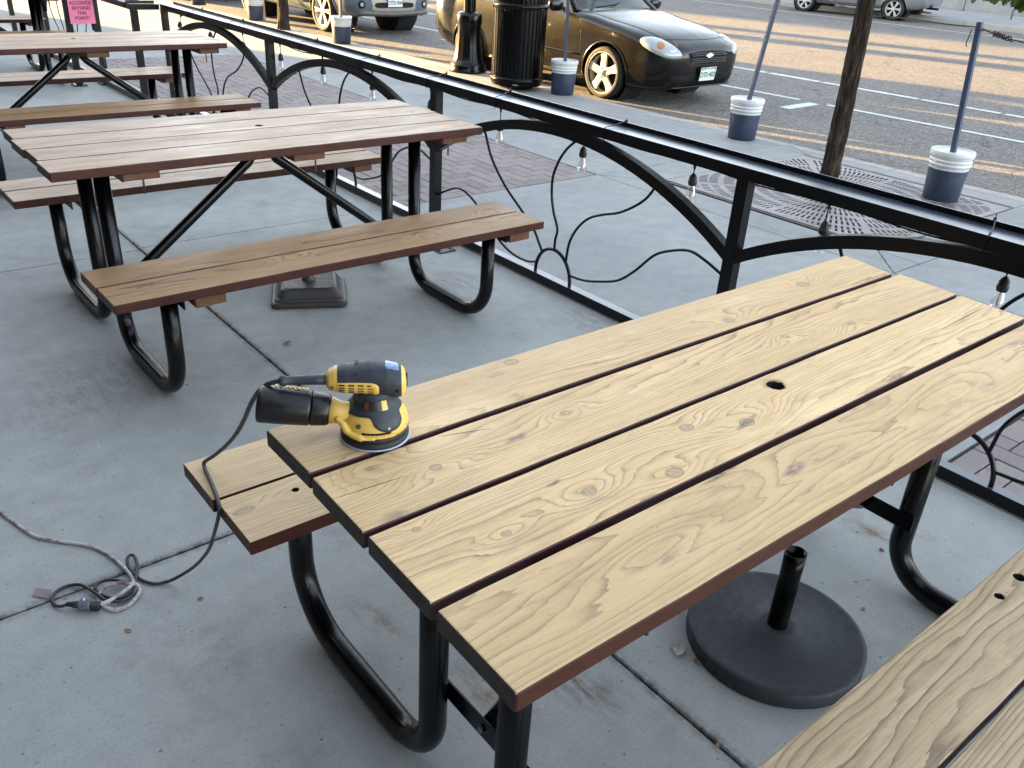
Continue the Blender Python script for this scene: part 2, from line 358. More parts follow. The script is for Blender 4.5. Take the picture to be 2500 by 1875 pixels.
col = t.mix(t.mr(b, .5, .8, 0, .35), col, lin(.28, .27, .27))
v3 = t.n('ShaderNodeSeparateColor', (t.n('ShaderNodeTexVoronoi', {'Vector': p, 'Scale': 30.}).outputs['Color'],)).outputs[0]
col = t.mix(t.mr(v3, .7, 1., 0, .4), col, lin(.60, .57, .53)); col = t.mix(t.mr(v3, 0., .3, .4, 0), col, lin(.25, .25, .25))
tar = t.mr(t.noise(t.scale(p, (1, .35, 1)), 1.1, 6, .75), .63, .7, 0, .45); col = t.mix(tar, col, lin(.29, .28, .29))
crk = t.n('ShaderNodeTexVoronoi', {'Vector': t.vm('ADD', p, t.noise(p, 1.2, 4, .6, out=1)), 'Scale': .42}, feature='DISTANCE_TO_EDGE').outputs['Distance']
col = t.mix(t.mr(crk, .0, .006, .8, 0), col, lin(.2, .2, .2))
t.set(base=col, rough=.85, spec=.3); t.bump(t.m('ADD', t.noise(p, 130, 3, .7), vs_), .7, .004); ASPH = t.mat
t = NT('worn_road_paint'); p = t.geo(); nn = t.noise(p, 22, 6, .75)
t.set(base=t.mix(t.mr(nn, .56, .68), lin(.72, .75, .74), lin(.42, .41, .41)), rough=.7); t.bump(t.noise(p, 130, 2), .3, .002); LINE = t.mat
t = NT('purple_grey_brick'); p = t.geo(); at = t.attr('bc').outputs['Fac']; nn = t.noise(p, 60, 5, .7)
col = t.ramp(at, [(0, lin(.48, .45, .45)), (.35, lin(.52, .49, .485)), (.7, lin(.55, .52, .51)), (1., lin(.53, .48, .47))])
col = t.mix(t.mr(nn, .4, .75, 0, .5), col, lin(.40, .37, .37)); col = t.mix(t.mr(t.noise(p, 1.5, 4), .5, .7, 0, .4), col, lin(.56, .54, .52))
t.set(base=col, rough=.8, spec=.3); t.bump(nn, .3, .003); BRICK = t.mat
t = NT('cast_iron_tree_grate')
SAND_Y = simple('yellow_tool_plastic', lin(.86, .71, .36), .42, var=.07, vscale=40, dirt=.28, dirtcol=lin(.62, .47, .2), bump=.06, bscale=200)
SAND_G = simple('charcoal_tool_grip', lin(.15, .175, .215), .55, var=.1, vscale=60, dirt=.25, dirtcol=lin(.36, .38, .40), bump=.12, bscale=500)
BAG = simple('black_dust_canister', lin(.035, .04, .055), .38, var=.12, vscale=40, dirt=.2, dirtcol=lin(.24, .23, .21))
YLET = simple('yellow_lettering', lin(.90, .78, .42), .5, var=.05)
DISC = simple('lavender_sanding_disc', lin(.66, .67, .74), .7, var=.08)
CORDB = simple('black_power_cord', lin(.16, .17, .18), .5, var=.12, vscale=60, dirt=.25, dirtcol=lin(.36, .36, .35))
t = NT('pink_white_paint_spattered_cord'); p = t.obj()
t.set(base=t.mix(t.mr(t.noise(p, 22, 5, .8), .48, .62), lin(.72, .72, .72), lin(.50, .33, .36)), rough=.6); CORDW = t.mat
SMUD = simple('sanding_dust_grey_plastic', lin(.34, .37, .42), .7, var=.35, vscale=120, dirt=.5, dirtcol=lin(.6, .6, .6))
t = NT('glass_bulb'); lw = t.n('ShaderNodeLayerWeight', (.25,)).outputs['Facing']
tr_ = t.n('ShaderNodeBsdfTransparent', ((.96, .97, .97),)).outputs[0]; gl_ = t.n('ShaderNodeBsdfGlossy', {'Color': (.9, .93, .95), 'Roughness': .06}).outputs[0]
t.t.links.new(t.n('ShaderNodeMixShader', (t.mr(lw, .05, .8, .10, .80), tr_, gl_)).outputs[0], t.out.inputs[0]); BULB = t.mat
FIL = simple('amber_filament', lin(.80, .55, .42), .5, var=.05)
PINK = simple('pink_paper', lin(.88, .46, .60), .6, var=.05, vscale=8)
INKD = simple('dark_print', lin(.35, .08, .18), .6, var=.05)
t = NT('oak_leaf_green'); p = t.obj(); at = t.attr('lc').outputs['Fac']
col = t.ramp(at, [(0, lin(.17, .27, .10)), (.5, lin(.27, .38, .13)), (1, lin(.40, .44, .16))])
t.set(base=t.mix(t.mr(t.noise(p, 25, 3), .5, .75, 0, .4), col, lin(.36, .30, .13)), rough=.5)
tb = t.n('ShaderNodeBsdfTranslucent', (col,)).outputs[0]; mx = t.n('ShaderNodeMixShader', (.3, t.b.outputs[0], tb)).outputs[0]
t.t.links.new(mx, t.out.inputs[0]); LEAF = t.mat
t = NT('furrowed_bark'); p = t.obj()
vv = t.noise(t.scale(p, (1, 1, .16)), 38, 6, .7, .6); v2 = t.noise(t.scale(p, (1, 1, .35)), 110, 4, .7)
t.set(base=t.mix(t.mr(v2, .4, .7, 0, .5), t.ramp(vv, [(.36, lin(.06, .05, .045)), (.50, lin(.19, .16, .135)), (.66, lin(.34, .30, .26))]), lin(.19, .155, .12)), rough=.95, spec=.2)
t.bump(t.m('ADD', vv, t.m('MULTIPLY', v2, .4)), 1., .02); BARK = t.mat
# ------------------------------------------------------------------ kerb line of the street, a touch off the fence line
KX = lambda y: 4.67 - .055 * y          # outer edge of the near kerb
FX = lambda y: 24.6 - .055 * y          # edge of the far kerb
RZ = -.13
# ------------------------------------------------------------------ ground
MB().box(-40, 5.5, -14, 60, -.32, -.135).box(5.5, 60, -14, 60, -.32, -.14).build('ground', GROUT).__setitem__('kind', 'structure')
g = MB(); g.add([(KX(-14) - .02, -14, RZ), (FX(-14) + .02, -14, RZ), (FX(60) + .02, 60, RZ), (KX(60) - .02, 60, RZ)], [(0, 1, 2, 3)])
tag(g.build('road', ASPH), kind='structure')
def slabs(mb, xs, ys, gap=.004, z0=-.13, z1=0.):
    for i in range(len(xs) - 1):
        for j in range(len(ys) - 1):
            y0, y1 = ys[j] + gap, ys[j + 1] - gap
            xa = [xs[i], xs[i + 1]]
            f = [(x(y) if callable(x) else x) for x in xa for y in (y0, y1)]
            mb.prism([(f[0] + gap, y0), (f[2] - gap, y0), (f[3] - gap, y1), (f[1] + gap, y1)], z0, z1)
    return mb
g = MB()
slabs(g, [-5.6, -3.55, -1.525], [-6, -3.3, -.6, 2.06, 4.62, 7.95, 11.5, 15, 18.5, 22, 26, 30, 35])
slabs(g, [-1.525, 0.03], [-6, -3, .0 - .9, 4.65, 7.97, 11.5, 15, 18.5, 22, 26, 30, 35])
tag(g.build('patio', CONC, bevel=.004, seg=1), kind='structure')
g = MB()
slabs(g, [0.03, 1.905], [1.0, 4.65]); slabs(g, [0.03, 1.905], [11.28, 14.5, 18, 22, 26, 31, 36, 42, 50])
ki = lambda y: KX(y) - .16
slabs(g, [1.905, 2.215], [2.2, 4.65]); slabs(g, [4.14, ki], [2.47, 4.29]);
slabs(g, [2.215, 4.14], [2.2, 2.475]); slabs(g, [2.215, 4.14], [4.285, 4.65])
slabs(g, [4.14, ki], [4.29, 4.65]); slabs(g, [4.14, ki], [2.2, 2.47])
slabs(g, [1.905, ki], [-6, -3, -.3, 2.2]); slabs(g, [1.905, 3.2, ki], [4.65, 6.35, 7.98, 9.6, 11.5]); slabs(g, [1.905, ki], [11.5, 14.5, 18, 22, 26, 31, 36, 42, 50])
g.build('sidewalk', CONC2, bevel=.004, seg=1)['kind'] = 'structure'
g = MB(); ys = [-14, -10, -6, -2.4, .6, 3.6, 6.35, 9.4, 12.4, 15.4, 18.4, 21.4, 25, 29, 34, 40, 50, 60]
for i in range(len(ys) - 1):
    a, b = ys[i] + .003, ys[i + 1] - .003
    g.prism([(KX(a) - .155, a), (KX(a), a), (KX(b), b), (KX(b) - .155, b)], -.2, .0)
tag(g.build('kerb', KERB, bevel=.018, seg=3), kind='structure')
g = MB()
for i in range(len(ys) - 1):
    a, b = ys[i] + .003, ys[i + 1] - .003
    g.prism([(FX(a), a), (FX(a) + .16, a), (FX(b) + .16, b), (FX(b), b)], -.2, .02)
tag(g.build('far_kerb', KERB, bevel=.018, seg=3), kind='structure')
g = MB(); slabs(g, [lambda y: FX(y) + .16, lambda y: FX(y) + 2.4, lambda y: FX(y) + 5.2], list(range(-14, 60, 3)), z1=.02)
tag(g.build('far_sidewalk', CONC2), kind='structure')
g = MB()
for (a, b) in (((2.20, 2.46), (1.92, 2.2)), ((2.2, 4.30), (1.90, 4.64)), ((4.16, 4.30), (4.37, 4.65))):
    a = Vector((*a, .0015)); b = Vector((*b, .0015)); m_ = 10; pr = None
    d = (b - a).normalized(); nrm = Vector((-d.y, d.x, 0))
    for k in range(m_ + 1):
        c = a.lerp(b, k / m_) + nrm * random.uniform(-.008, .008) * (0 < k < m_); cur = (c - nrm * .0028, c + nrm * .0028)
        if pr: g.add([pr[0], pr[1], cur[1], cur[0]], [(0, 1, 2, 3)])
        pr = cur
tag(g.build('sidewalk_cracks', GROUT), kind='structure')
# herringbone brick paving
def herring(mb, x0, x1, y0, y1, bc):
    s = .1; gp = .003
    def put(ax, ay, bx, by):
        ax, bx = max(ax, x0), min(bx, x1); ay, by = max(ay, y0), min(by, y1)
        if bx - ax < .015 or by - ay < .015: return
        z = random.uniform(-.003, 0); mb.box(ax + gp, bx - gp, ay + gp, by - gp, -.06, z); bc.extend([random.random()] * 8)
    nx = int((x1 - x0) / s) + 4; ny = int((y1 - y0) / s) + 4
    for j in range(-4, ny):
        for i in range(-4, nx):
            k = (i - j) % 4
            if k == 0: put(x0 + i * s, y0 + j * s, x0 + (i + 2) * s, y0 + (j + 1) * s)
            if k == 3: put(x0 + i * s, y0 + j * s, x0 + (i + 1) * s, y0 + (j + 2) * s)
g = MB(); bc = []
herring(g, .035, 1.895, 4.66, 11.27, bc); herring(g, .035, 1.895, -1.6, .99, bc)
o = g.build('brick_paving', BRICK, bevel=.003, seg=1, fixn=False); tag(o, kind='structure')
at = o.data.attributes.new('bc', 'FLOAT', 'POINT'); at.data.foreach_set('value', bc)
tag(MB().box(.02, 1.91, 4.64, 11.29, -.13, -.012).box(.02, 1.91, -1.61, 1.0, -.13, -.012).build('brick_bed', simple('sand_in_brick_joints', lin(.25, .22, .20), .95, vscale=60)), kind='structure')
# road markings
def strip(mb, f, w_, y0, y1, z, wob=.0, n=40):
    pr = None
    for k in range(n + 1):
        y = y0 + (y1 - y0) * k / n; xw = f(y); a = random.uniform(-wob, wob); b = random.uniform(-wob, wob)
        cur = ((xw - w_ / 2 + a, y, z), (xw + w_ / 2 + b, y, z))
        if pr: mb.add([pr[0], pr[1], cur[1], cur[0]], [(0, 1, 2, 3)])
        pr = cur
LI = lambda y: 7.93 - .068 * y; LO = lambda y: 9.66 - .054 * y
g = MB(); strip(g, LI, .10, -9, 6.22, RZ + .004, .004, 120); strip(g, LI, .10, 6.62, 34, RZ + .004, .004, 150)
for yy in (6.36, 13.0, 19.5, -.3): g.prism([(LI(yy) - .78, yy - .12), (LI(yy) - .07, yy - .075), (LI(yy) - .07, yy + .075), (LI(yy) - .78, yy + .03)], RZ + .001, RZ + .0045)
tag(g.build('parking_bay_marking', LINE), kind='structure')
g = MB(); y = -9
while y < 34:
    L_ = random.uniform(.9, 1.6); strip(g, LO, .125 + random.uniform(-.02, .015), y, y + L_ - .05, RZ + .004, .012, 14); y += L_
tag(g.build('lane_marking', LINE), kind='structure')
g = MB(); strip(g, lambda y: 22.4 - .055 * y, .11, -9, 40, RZ + .004, .01, 100); tag(g.build('far_lane_marking', LINE), kind='structure')
g = MB(); strip(g, lambda y: 14.9 - .055 * y, .02, -9, 40, RZ + .003, .008, 300); tag(g.build('road_seam', GROUT), kind='structure')

# ------------------------------------------------------------------ boards
def plank_geo(mb, ats, gx0, gx1, y0, y1, z0, z1, seed, gp, holes=(), skew=(0, 0), waver=.0):
    """one board along x; materials 0 top/bottom, 1 long sides, 2 ends"""
    xs = [gx0]; N = 24
    for k in range(1, N): xs.append(gx0 + (gx1 - gx0) * k / N)
    xs.append(gx1); hs = sorted(holes)
    for (hx, hy, hr) in hs: xs = [x for x in xs if abs(x - hx) > hr * 2.2 + .004] + [hx - hr * 2, hx + hr * 2]
    xs = sorted(xs); b = len(mb.v); rows = []
    yc = (y0 + y1) / 2; w_ = y1 - y0
    def addv(x, y, z):
        mb.v.append((x, y, z)); ats['gc'] += [x, y - yc, seed]; ats['gp'] += list(gp); return len(mb.v) - 1
    for i, x in enumerate(xs):
        ya = y0 + random.uniform(-waver, waver); yb = y1 + random.uniform(-waver, waver); za = random.uniform(-waver, waver) * .4
        xa = x + (skew[0] if i == 0 else 0); xb = x
        if i == len(xs) - 1: xa = x + skew[1]
        rows.append([addv(xa, ya, z0), addv(xb, yb, z0), addv(xb, yb, z1 + za), addv(xa, ya, z1 + za)])
    def fc(f, m, sm=False): mb.f.append(list(f)); mb.m.append(m); mb.sm.append(sm)
    for i in range(len(xs) - 1):
        a, c = rows[i], rows[i + 1]
        fc((a[0], a[1], c[1], c[0]), 1); fc((a[1], a[2], c[2], c[1]), 1); fc((a[3], a[0], c[0], c[3]), 1)
        h = [q for q in hs if abs((xs[i] + xs[i + 1]) / 2 - q[0]) < .001]
        if h:
            hx, hy, hr = h[0]; n = 20; ring = []; low = []
            for k in range(n):
                an = 2 * pi * k / n + pi / n; rr = hr * random.uniform(.93, 1.07)
                ring.append(addv(hx + rr * cos(an), hy + rr * sin(an), z1)); low.append(addv(hx + rr * cos(an), hy + rr * sin(an), z0 + .001))
            cor = [a[3], c[3], c[2], a[2]]        # (x0,y0),(x1,y0),(x1,y1),(x0,y1)
            ang = [225, 315, 45, 135]
            def nearest(deg): return min(range(n), key=lambda k: abs(((360 * k / n + 180 / n) - deg + 180) % 360 - 180))
            ks = [nearest(d) for d in ang]
            for q in range(4):
                k0, k1 = ks[q], ks[(q + 1) % 4]; seq = [k0]; k = k0
                while k != k1: k = (k + 1) % n; seq.append(k)
                fc([cor[q], cor[(q + 1) % 4]] + [ring[k] for k in reversed(seq)], 0)
            for k in range(n): fc((ring[k], ring[(k + 1) % n], low[(k + 1) % n], low[k]), 3, True)
            fc(low, 3)
        else: fc((a[3], c[3], c[2], a[2]), 0)
    a, c = rows[0], rows[-1]; fc((a[0], a[3], a[2], a[1]), 2); fc((c[0], c[1], c[2], c[3]), 2)
def board_obj(name, planks, mats, parent, bevel=.004):
    mb = MB(); ats = {'gc': [], 'gp': []}
    for p_ in planks: plank_geo(mb, ats, **p_)
    o = mb.build(name, mats, parent, bevel=bevel, seg=3, fixn=True)
    ymn = min(v[1] for v in mb.v); ymx = max(v[1] for v in mb.v); o.data.materials.append(GAPC)
    for f in o.data.polygons:
        if f.material_index == 1 and abs(f.normal.y) > .7 and ymn + .02 < f.center.y < ymx - .02: f.material_index = len(mats)
    for k in ats:
        a = o.data.attributes.new(k, 'FLOAT_VECTOR', 'POINT'); a.data.foreach_set('vector', ats[k])
    return o
def gpar(r):
    c = r.random()
    if c < .45: return (r.uniform(-.14, .14), r.uniform(9, 18), r.uniform(-.04, .04))      # cathedral
    return (r.uniform(-.05, .05), r.uniform(3, 7), r.choice((-1, 1)) * r.uniform(.09, .16))  # straighter grain
def rpath(pts, rads, n=8):
    """polyline in 3-d with rounded corners"""
    pts = [Vector(p) for p in pts]; out = [pts[0]]
    for i in range(1, len(pts) - 1):
        a = (pts[i - 1] - pts[i]).normalized(); b = (pts[i + 1] - pts[i]).normalized(); ang = a.angle(b); r = rads[i - 1]
        t_ = r / math.tan(ang / 2); p0 = pts[i] + a * t_; p1 = pts[i] + b * t_
        cdir = (a + b).normalized(); c = pts[i] + cdir * (r / sin(ang / 2)); u = p0 - c; v = p1 - c; tot = u.angle(v); axis = u.cross(v).normalized()
        for k in range(n + 1): out.append(c + Matrix.Rotation(tot * k / n, 3, axis) @ u)
    out.append(pts[-1]); return out

TH = .8125; BHt = .4915; PT = .034
def make_table(spec, rnd, label, group='picnic tables in a row along the fence'):
    """local frame: x along the table from its left end 0..L, y away from the camera, origin at table centre line, left end"""
    L = spec['L']; t = empty('picnic_table', (spec['x0'], spec['yc'], 0), spec.get('rz', 0), label, 'picnic table', group)
    W = .7375; bo, bw = .480, .362
    top = spec['top']; mats = [spec['mtop'], PAINT, ENDG, DARK]
    pl = []
    for k, (ya, yb, xa, xb, sk) in enumerate(top):
        pl.append(dict(gx0=xa, gx1=xb, y0=ya, y1=yb, z0=TH - PT, z1=TH, seed=rnd.uniform(0, 50), gp=spec['gp'][k] if 'gp' in spec else gpar(rnd), holes=spec.get('h%d' % k, ()), skew=sk, waver=.0007))
    o = board_obj('tabletop', pl, mats, t)
    for sgn, mt, hb in ((1, spec['mfar'], spec.get('hfar', ())), (-1, spec['mnear'], spec.get('hnear', ()))):
        pl = []
        for k in range(2):
            a = bo + k * (bw / 2 + .002); b = a + bw / 2 - .006
            ya, yb = (a, b) if sgn > 0 else (-b, -a)
            pl.append(dict(gx0=0 + rnd.uniform(-.008, .008), gx1=L + rnd.uniform(-.01, .008), y0=ya, y1=yb, z0=BHt - PT, z1=BHt, seed=rnd.uniform(0, 50), gp=gpar(rnd), holes=[h for h in hb if ya < h[1] < yb], skew=(0, 0), waver=.0007))
        board_obj('seat', pl, [mt, PAINT, spec.get('mend', ENDB), DARK], t)
    insL, insR = .215, .21; r = .030; di, do = .125, .718
    for side, x in (('L', insL), ('R', L - insR)):
        for s in (1, -1):
            pth = rpath([(x, s * di, TH - PT - .004), (x, s * di, r + .001), (x, s * do, r + .001), (x, s * do, BHt - PT - .004)], [.13, .17], 9)
            m = MB().tube(pth, r, 16)
            m.build('leg', PIPE, t)
        cb = MB()
        cb.bar((x + (.034 if side == 'L' else -.034), -di - .03, .235), (x + (.034 if side == 'L' else -.034), di + .03, .235), .006, .05)
        c = cb.build('crossbar', PIPE, t, bevel=.0015)
        MB().lathe([(0, 0), (.009, 0), (.009, .008), (0, .008)], 6, (x + (-.0005 if side == 'L' else .0005) + (.025 if side == 'L' else -.033), 0, .235), ax='x').build('bolt', BOLT, c)
        # angle irons under top and seats
        m = MB(); m.bar((x, -.33, TH - PT - .004), (x, .33, TH - PT - .004), .04, .006); m.bar((x + .02, -.33, TH - PT - .02), (x + .02, .33, TH - PT - .02), .005, .034)
        m.build('top_bracket', PIPE, t)
        for s in (1, -1):
            m = MB(); m.bar((x, s * .50, BHt - PT - .004), (x, s * .82, BHt - PT - .004), .04, .006); m.bar((x + .02, s * .50, BHt - PT - .02), (x + .02, s * .82, BHt - PT - .02), .005, .034)
            m.build('seat_bracket', PIPE, t)
    # wood cleats
    for x in (insL + .085, L / 2 + .06, L - insR + .085):
        w2 = .33
        MB().box(x - .07, x + .07, -w2, w2, TH - PT - .037, TH - PT - .001).build('cleat', CLEAT, t, bevel=.004)
    for s in (1, -1):
        for x in (insL + .11, L - insR + .085):
            MB().box(x - .055, x + .055, min(s * .50, s * .83), max(s * .50, s * .83), BHt - PT - .037, BHt - PT - .001).build('cleat', CLEAT, t, bevel=.004)
    for x0, x1 in ((insL + .04, L / 2 - .02), (L - insR - .04, L / 2 + .02)):
        pth = [(x0, 0, .225), (x0 + (x1 - x0) * .06, 0, .245), (x0 + (x1 - x0) * .93, 0, TH - PT - .10), (x1, 0, TH - PT - .045)]
        MB().tube(pth, [.02, .022, .022, .016], 12).build('brace', PIPE, t)
    m = MB(); m.box(L / 2 - .05, L / 2 + .05, -.028, -.022, TH - PT - .07, TH - PT - .002); m.box(L / 2 - .05, L / 2 + .05, .022, .028, TH - PT - .07, TH - PT - .002)
    m.build('brace_bracket', PIPE, t, bevel=.001)
    for x in (insL + .1, L / 2 + .10, L - insR + .07):
        MB().lathe([(.004, 0), (.004, -.06), (0, -.06)], 8, (x, -.30, TH - PT - .036)).build('bolt', BOLT, t)
    return t
rn = random.Random(11)
# sanded table: boards measured one by one; local x = X + 2.31, local y = Y - .909
def T1pl(a, b, xa, xb, sk): return (a - .909, b - .909, xa + 2.31, xb + 2.31, sk)
t1 = make_table(dict(L=1.865, x0=-2.31, yc=.909, rz=radians(-.3),
    top=[T1pl(1.113, 1.281, -2.299, -.432, (0, -.022)), T1pl(.925, 1.100, -2.302, -.436, (-.004, -.008)), T1pl(.738, .914, -2.305, -.445, (-.004, -.006)), T1pl(.546, .723, -2.310, -.450, (-.003, 0))],
    gp=[(.03, 8., -.11), (.06, 9., .075), (-.04, 8., -.075), (.03, 6., .06)],
    mtop=W_SAND_T, mfar=W_SAND, mnear=W_ROUGH, mend=ENDB,
    h2=[(2.31 - 1.345, .872 - .909, .019)], hfar=[(.16, .60, .008)], hnear=[(1.252, .388 - .909, .0125), (1.154, .386 - .909, .0095), (.95, -.70, .009)]),
    rn, 'freshly sanded pale pine picnic table in the foreground with an orbital sander on it')
def generic_top(L, r): 
    w_ = .1835; out = []
    for k in range(4):
        a = -.372 + k * (.186 + .0005)
        out.append((a, a + .1815, r.uniform(-.012, .008), L + r.uniform(-.012, .01), (0, 0)))
    return out[::-1]
def gen(x0, yc, rz, seed, label, mtop=W_WORN, mb_=W_BENCH2, L=1.835, mf=W_WORN):
    r = random.Random(seed)
    return make_table(dict(L=L, x0=x0, yc=yc, rz=rz, top=generic_top(L, r), mtop=mtop, mfar=mf, mnear=mb_, mend=ENDB, h1=[(L / 2 + .02, .055, .017)]), r, label)
t2 = gen(-2.17, 3.585, radians(.2), 21, 'picnic table with worn greyish varnish, second in the row, square umbrella base beneath it')
t3 = gen(-2.125, 6.573, 0, 22, 'picnic table third in the row, its glossy top reflecting white sky', mb_=W_WORN)
t4 = gen(-2.20, 10.35, 0, 23, 'picnic table at the top left edge behind the gateway with the pink notice', mb_=W_WORN)
t5 = gen(-2.45, 13.3, 0, 24, 'farthest picnic table, a sliver in the top left corner', mb_=W_WORN)
# knots were measured in world space: shift them to the table's own frame
for n_ in W_SAND_T.node_tree.nodes:
    if n_.type == 'VECT_MATH' and n_.operation == 'SUBTRACT' and abs(n_.inputs[1].default_value[2]) < 1e-9 and n_.inputs[1].default_value[0] < 0:
        v = n_.inputs[1].default_value; n_.inputs[1].default_value = (v[0] + 2.31, v[1] - .909 + (v[0] + 2.31) * .0052, 0)
# flatten z for the knot distance
for n_ in W_SAND_T.node_tree.nodes:
    if n_.type == 'VECT_MATH' and n_.operation == 'MULTIPLY' and n_.inputs[1].default_value[2] == 1: pass
# ------------------------------------------------------------------ fence
FY = [1.990 + 2.1192 * k for k in range(-2, 4)]      # post centres, k=3 is the corner
fe = empty('patio_fence', (0, 0, 0), 0, 'low black steel fence with arched panels and sunburst scrolls along the sidewalk', 'fence')
CX = .0245
def channel(mb, a, b, zt, w_, h_, off=0.):
    """U channel open to the top running a->b (2-d), front face on the line, body to its right hand side"""
    a = Vector((*a, 0)); b = Vector((*b, 0)); d = (b - a).normalized(); nn = Vector((-d.y, d.x, 0)) * (-1)
    tkn = .006
    w_ = .126; pr = [(0, zt), (.040, zt), (.080, zt), (w_ - tkn, zt), (w_ - tkn, zt + .019), (w_, zt + .019), (w_, zt - h_), (0, zt - h_)]
    v = [p + nn * q[0] + Vector((0, 0, q[1])) for p in (a, b) for q in pr]
    mb.add(v, [tuple(range(8)), tuple(range(15, 7, -1))] + [(i, (i + 1) % 8, 8 + (i + 1) % 8, 8 + i) for i in range(8)])
m = MB(); channel(m, (0, FY[0]), (0, FY[-1] + .02), .868, .19, .047)
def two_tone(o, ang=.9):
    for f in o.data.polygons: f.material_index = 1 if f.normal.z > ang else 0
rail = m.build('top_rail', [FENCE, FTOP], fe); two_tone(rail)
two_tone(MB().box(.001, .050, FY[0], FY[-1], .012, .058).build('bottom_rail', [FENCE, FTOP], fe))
for y in FY:
    MB().box(0, .05, y - .028, y + .028, .0, .8205).build('post', FENCE, fe, bevel=.0015)
SQ = [(-.13, 0.058), (-.13, .08)]
for b_ in range(5):
    c = (FY[b_] + FY[b_ + 1]) / 2
    hw = (FY[1] - FY[0]) / 2 - .028
    def zc(t_): return .770 - (1.99 - sqrt(1.99 ** 2 - t_ * t_))
    m = MB(); N = 40; vs = []
    for i in range(N + 1):
        t_ = -hw + 2 * hw * i / N; z0 = zc(t_); sl = -t_ / sqrt(1.99 ** 2 - t_ * t_)
        zt = min(z0 + .048 * sqrt(1 + sl * sl), .8203)
        vs += [(.003, c + t_, z0), (.047, c + t_, z0), (.047, c + t_, zt), (.003, c + t_, zt)]
    fs = [(i * 4 + j, i * 4 + (j + 1) % 4, i * 4 + 4 + (j + 1) % 4, i * 4 + 4 + j) for i in range(N) for j in range(4)] + [(0, 1, 2, 3), (4 * N + 3, 4 * N + 2, 4 * N + 1, 4 * N)]
    m.add(vs, fs).build('arch', FENCE, fe, bevel=.0012)
    X = CX; r0 = .0066
    arc = [(X, c + .132 * cos(pi * k / 18), .064 + .145 * sin(pi * k / 18)) for k in range(19)]
    sunb = MB().tube([(X, c + .132, .055)] + arc + [(X, c - .132, .055)], .0090, 10).build('sunburst_hub', FENCE, fe)
    def scroll(p, e=None):
        q = [(X, c + a, z) for a, z in p]
        MB().tube(catmull(q, 7), r0, 8).build('scroll_rod', FENCE, fe)
    scroll([(.0, .205), (.0, .26), (-.01, .32), (.025, .39), (.045, .45), (.055, .52), (.05, .58), (.015, .66), (-.03, .72), (-.09, .772)])
    scroll([(-.09, .172), (-.105, .28), (-.155, .37), (-.225, .435), (-.31, .475), (-.41, .512), (-.50, .565), (-.565, .62), (-.61, .685)])
    scroll([(-.135, .112), (-.22, .12), (-.31, .143), (-.45, .195), (-.55, .275), (-.65, .38), (-.74, .43), (-.84, .46), (-.93, .445), (-hw, .41)])
    scroll([(.085, .165), (.12, .21), (.17, .27), (.28, .345), (.42, .435), (.54, .55), (.60, .66), (.62, .685)])
    scroll([(.13, .105), (.21, .085), (.32, .088), (.42, .118), (.52, .175), (.62, .25), (.74, .308), (.84, .318), (.94, .28), (hw, .235)])
for (x, y) in ((-.12, 3.80),):
    pl_ = MB().box(x - .055, x + .055, y - .035, y + .035, .001, .007); pl_.lathe([(.006, .007), (.006, .011), (0, .011)], 6, (x - .035, y, 0)).lathe([(.006, .007), (.006, .011), (0, .011)], 6, (x + .035, y, 0))
    o = pl_.build('floor_plate', FENCE, None, bevel=.001); tag(o, 'small dark steel floor plate bolted to the concrete beside the brown bench', 'floor plate')
# the jog of the fence at the far end and the gateway with the notice
gy = FY[-1]
f2 = empty('gateway_fence', (0, 0, 0), 0, 'dark steel fence end with a gateway at the top left, beside the long fence', 'fence')
m = MB(); channel(m, (-.26, gy + .19 - .19), (-.012, gy), .866, .15, .047)
m2 = MB(); m2.v = [(v[0], 2 * gy - v[1] , v[2]) for v in m.v]; m2.f = m.f; m2.m = m.m; m2.sm = m.sm
m2.build('top_rail', FENCE, f2, bevel=.0012)
m = MB(); channel(m, (-.26, gy + .16), (-.26, 9.62), .866, .15, .047); m.build('top_rail', FENCE, f2, bevel=.0012)
m = MB(); channel(m, (-.26, 9.80), (-.26, 13.5), .866, .15, .047); m.build('top_rail', FENCE, f2, bevel=.0012)
MB().box(-.23, -.185, gy + .1, 9.6, .012, .058).build('bottom_rail', FENCE, f2, bevel=.0015)
MB().box(-.23, -.185, 9.7, 13.5, .012, .058).build('bottom_rail', FENCE, f2, bevel=.0015)
for (x, y, ft) in ((-.235, gy - .0, 0), (-.20, 9.65, 1), (-.455, 9.65, 1), (-.22, 11.6, 0), (-.22, 13.3, 0)):
    m = MB().box(x - .027, x + .027, y - .027, y + .027, .003 if not ft else .01, .819)
    p_ = m.build('post', FENCE, f2, bevel=.0015)
    if ft:
        q = MB().box(x - .065, x + .065, y - .065, y + .065, .001, .010)
        q.build('base_plate', FENCE, p_, bevel=.001)
        for sx in (-1, 1):
            for sy in (-1, 1): MB().lathe([(.009, .010), (.009, .024), (0, .024)], 6, (x + sx * .05, y + sy * .05, 0)).build('bolt', BOLT, p_)
m = MB(); N = 14
for i in range(N):
    pass
arcp = [(-.208, 9.72 + .9 * (1 - cos(pi * k / 24)) * 1.03, .50 + .29 * sin(pi * k / 24)) for k in range(25)]
MB().tube(arcp, .022, 4).build('arch', FENCE, f2)
for k in range(5):
    y = 10.0 + .33 * k
    MB().tube(catmull([(-.208, 10.62, .06), (-.208, 10.62 + (y - 10.62) * .6, .3), (-.208, y, .52), (-.208, y + .05, .72)], 6), .0052, 6).build('scroll_rod', FENCE, f2)
ns = empty('notice', (-.335, 9.605, .70), 0, 'pink paper notice hung between two gateway posts, dark capital letters', 'sign')
MB().box(-.115, .115, -.0015, .0015, -.125, .18).build('sheet', PINK, ns)
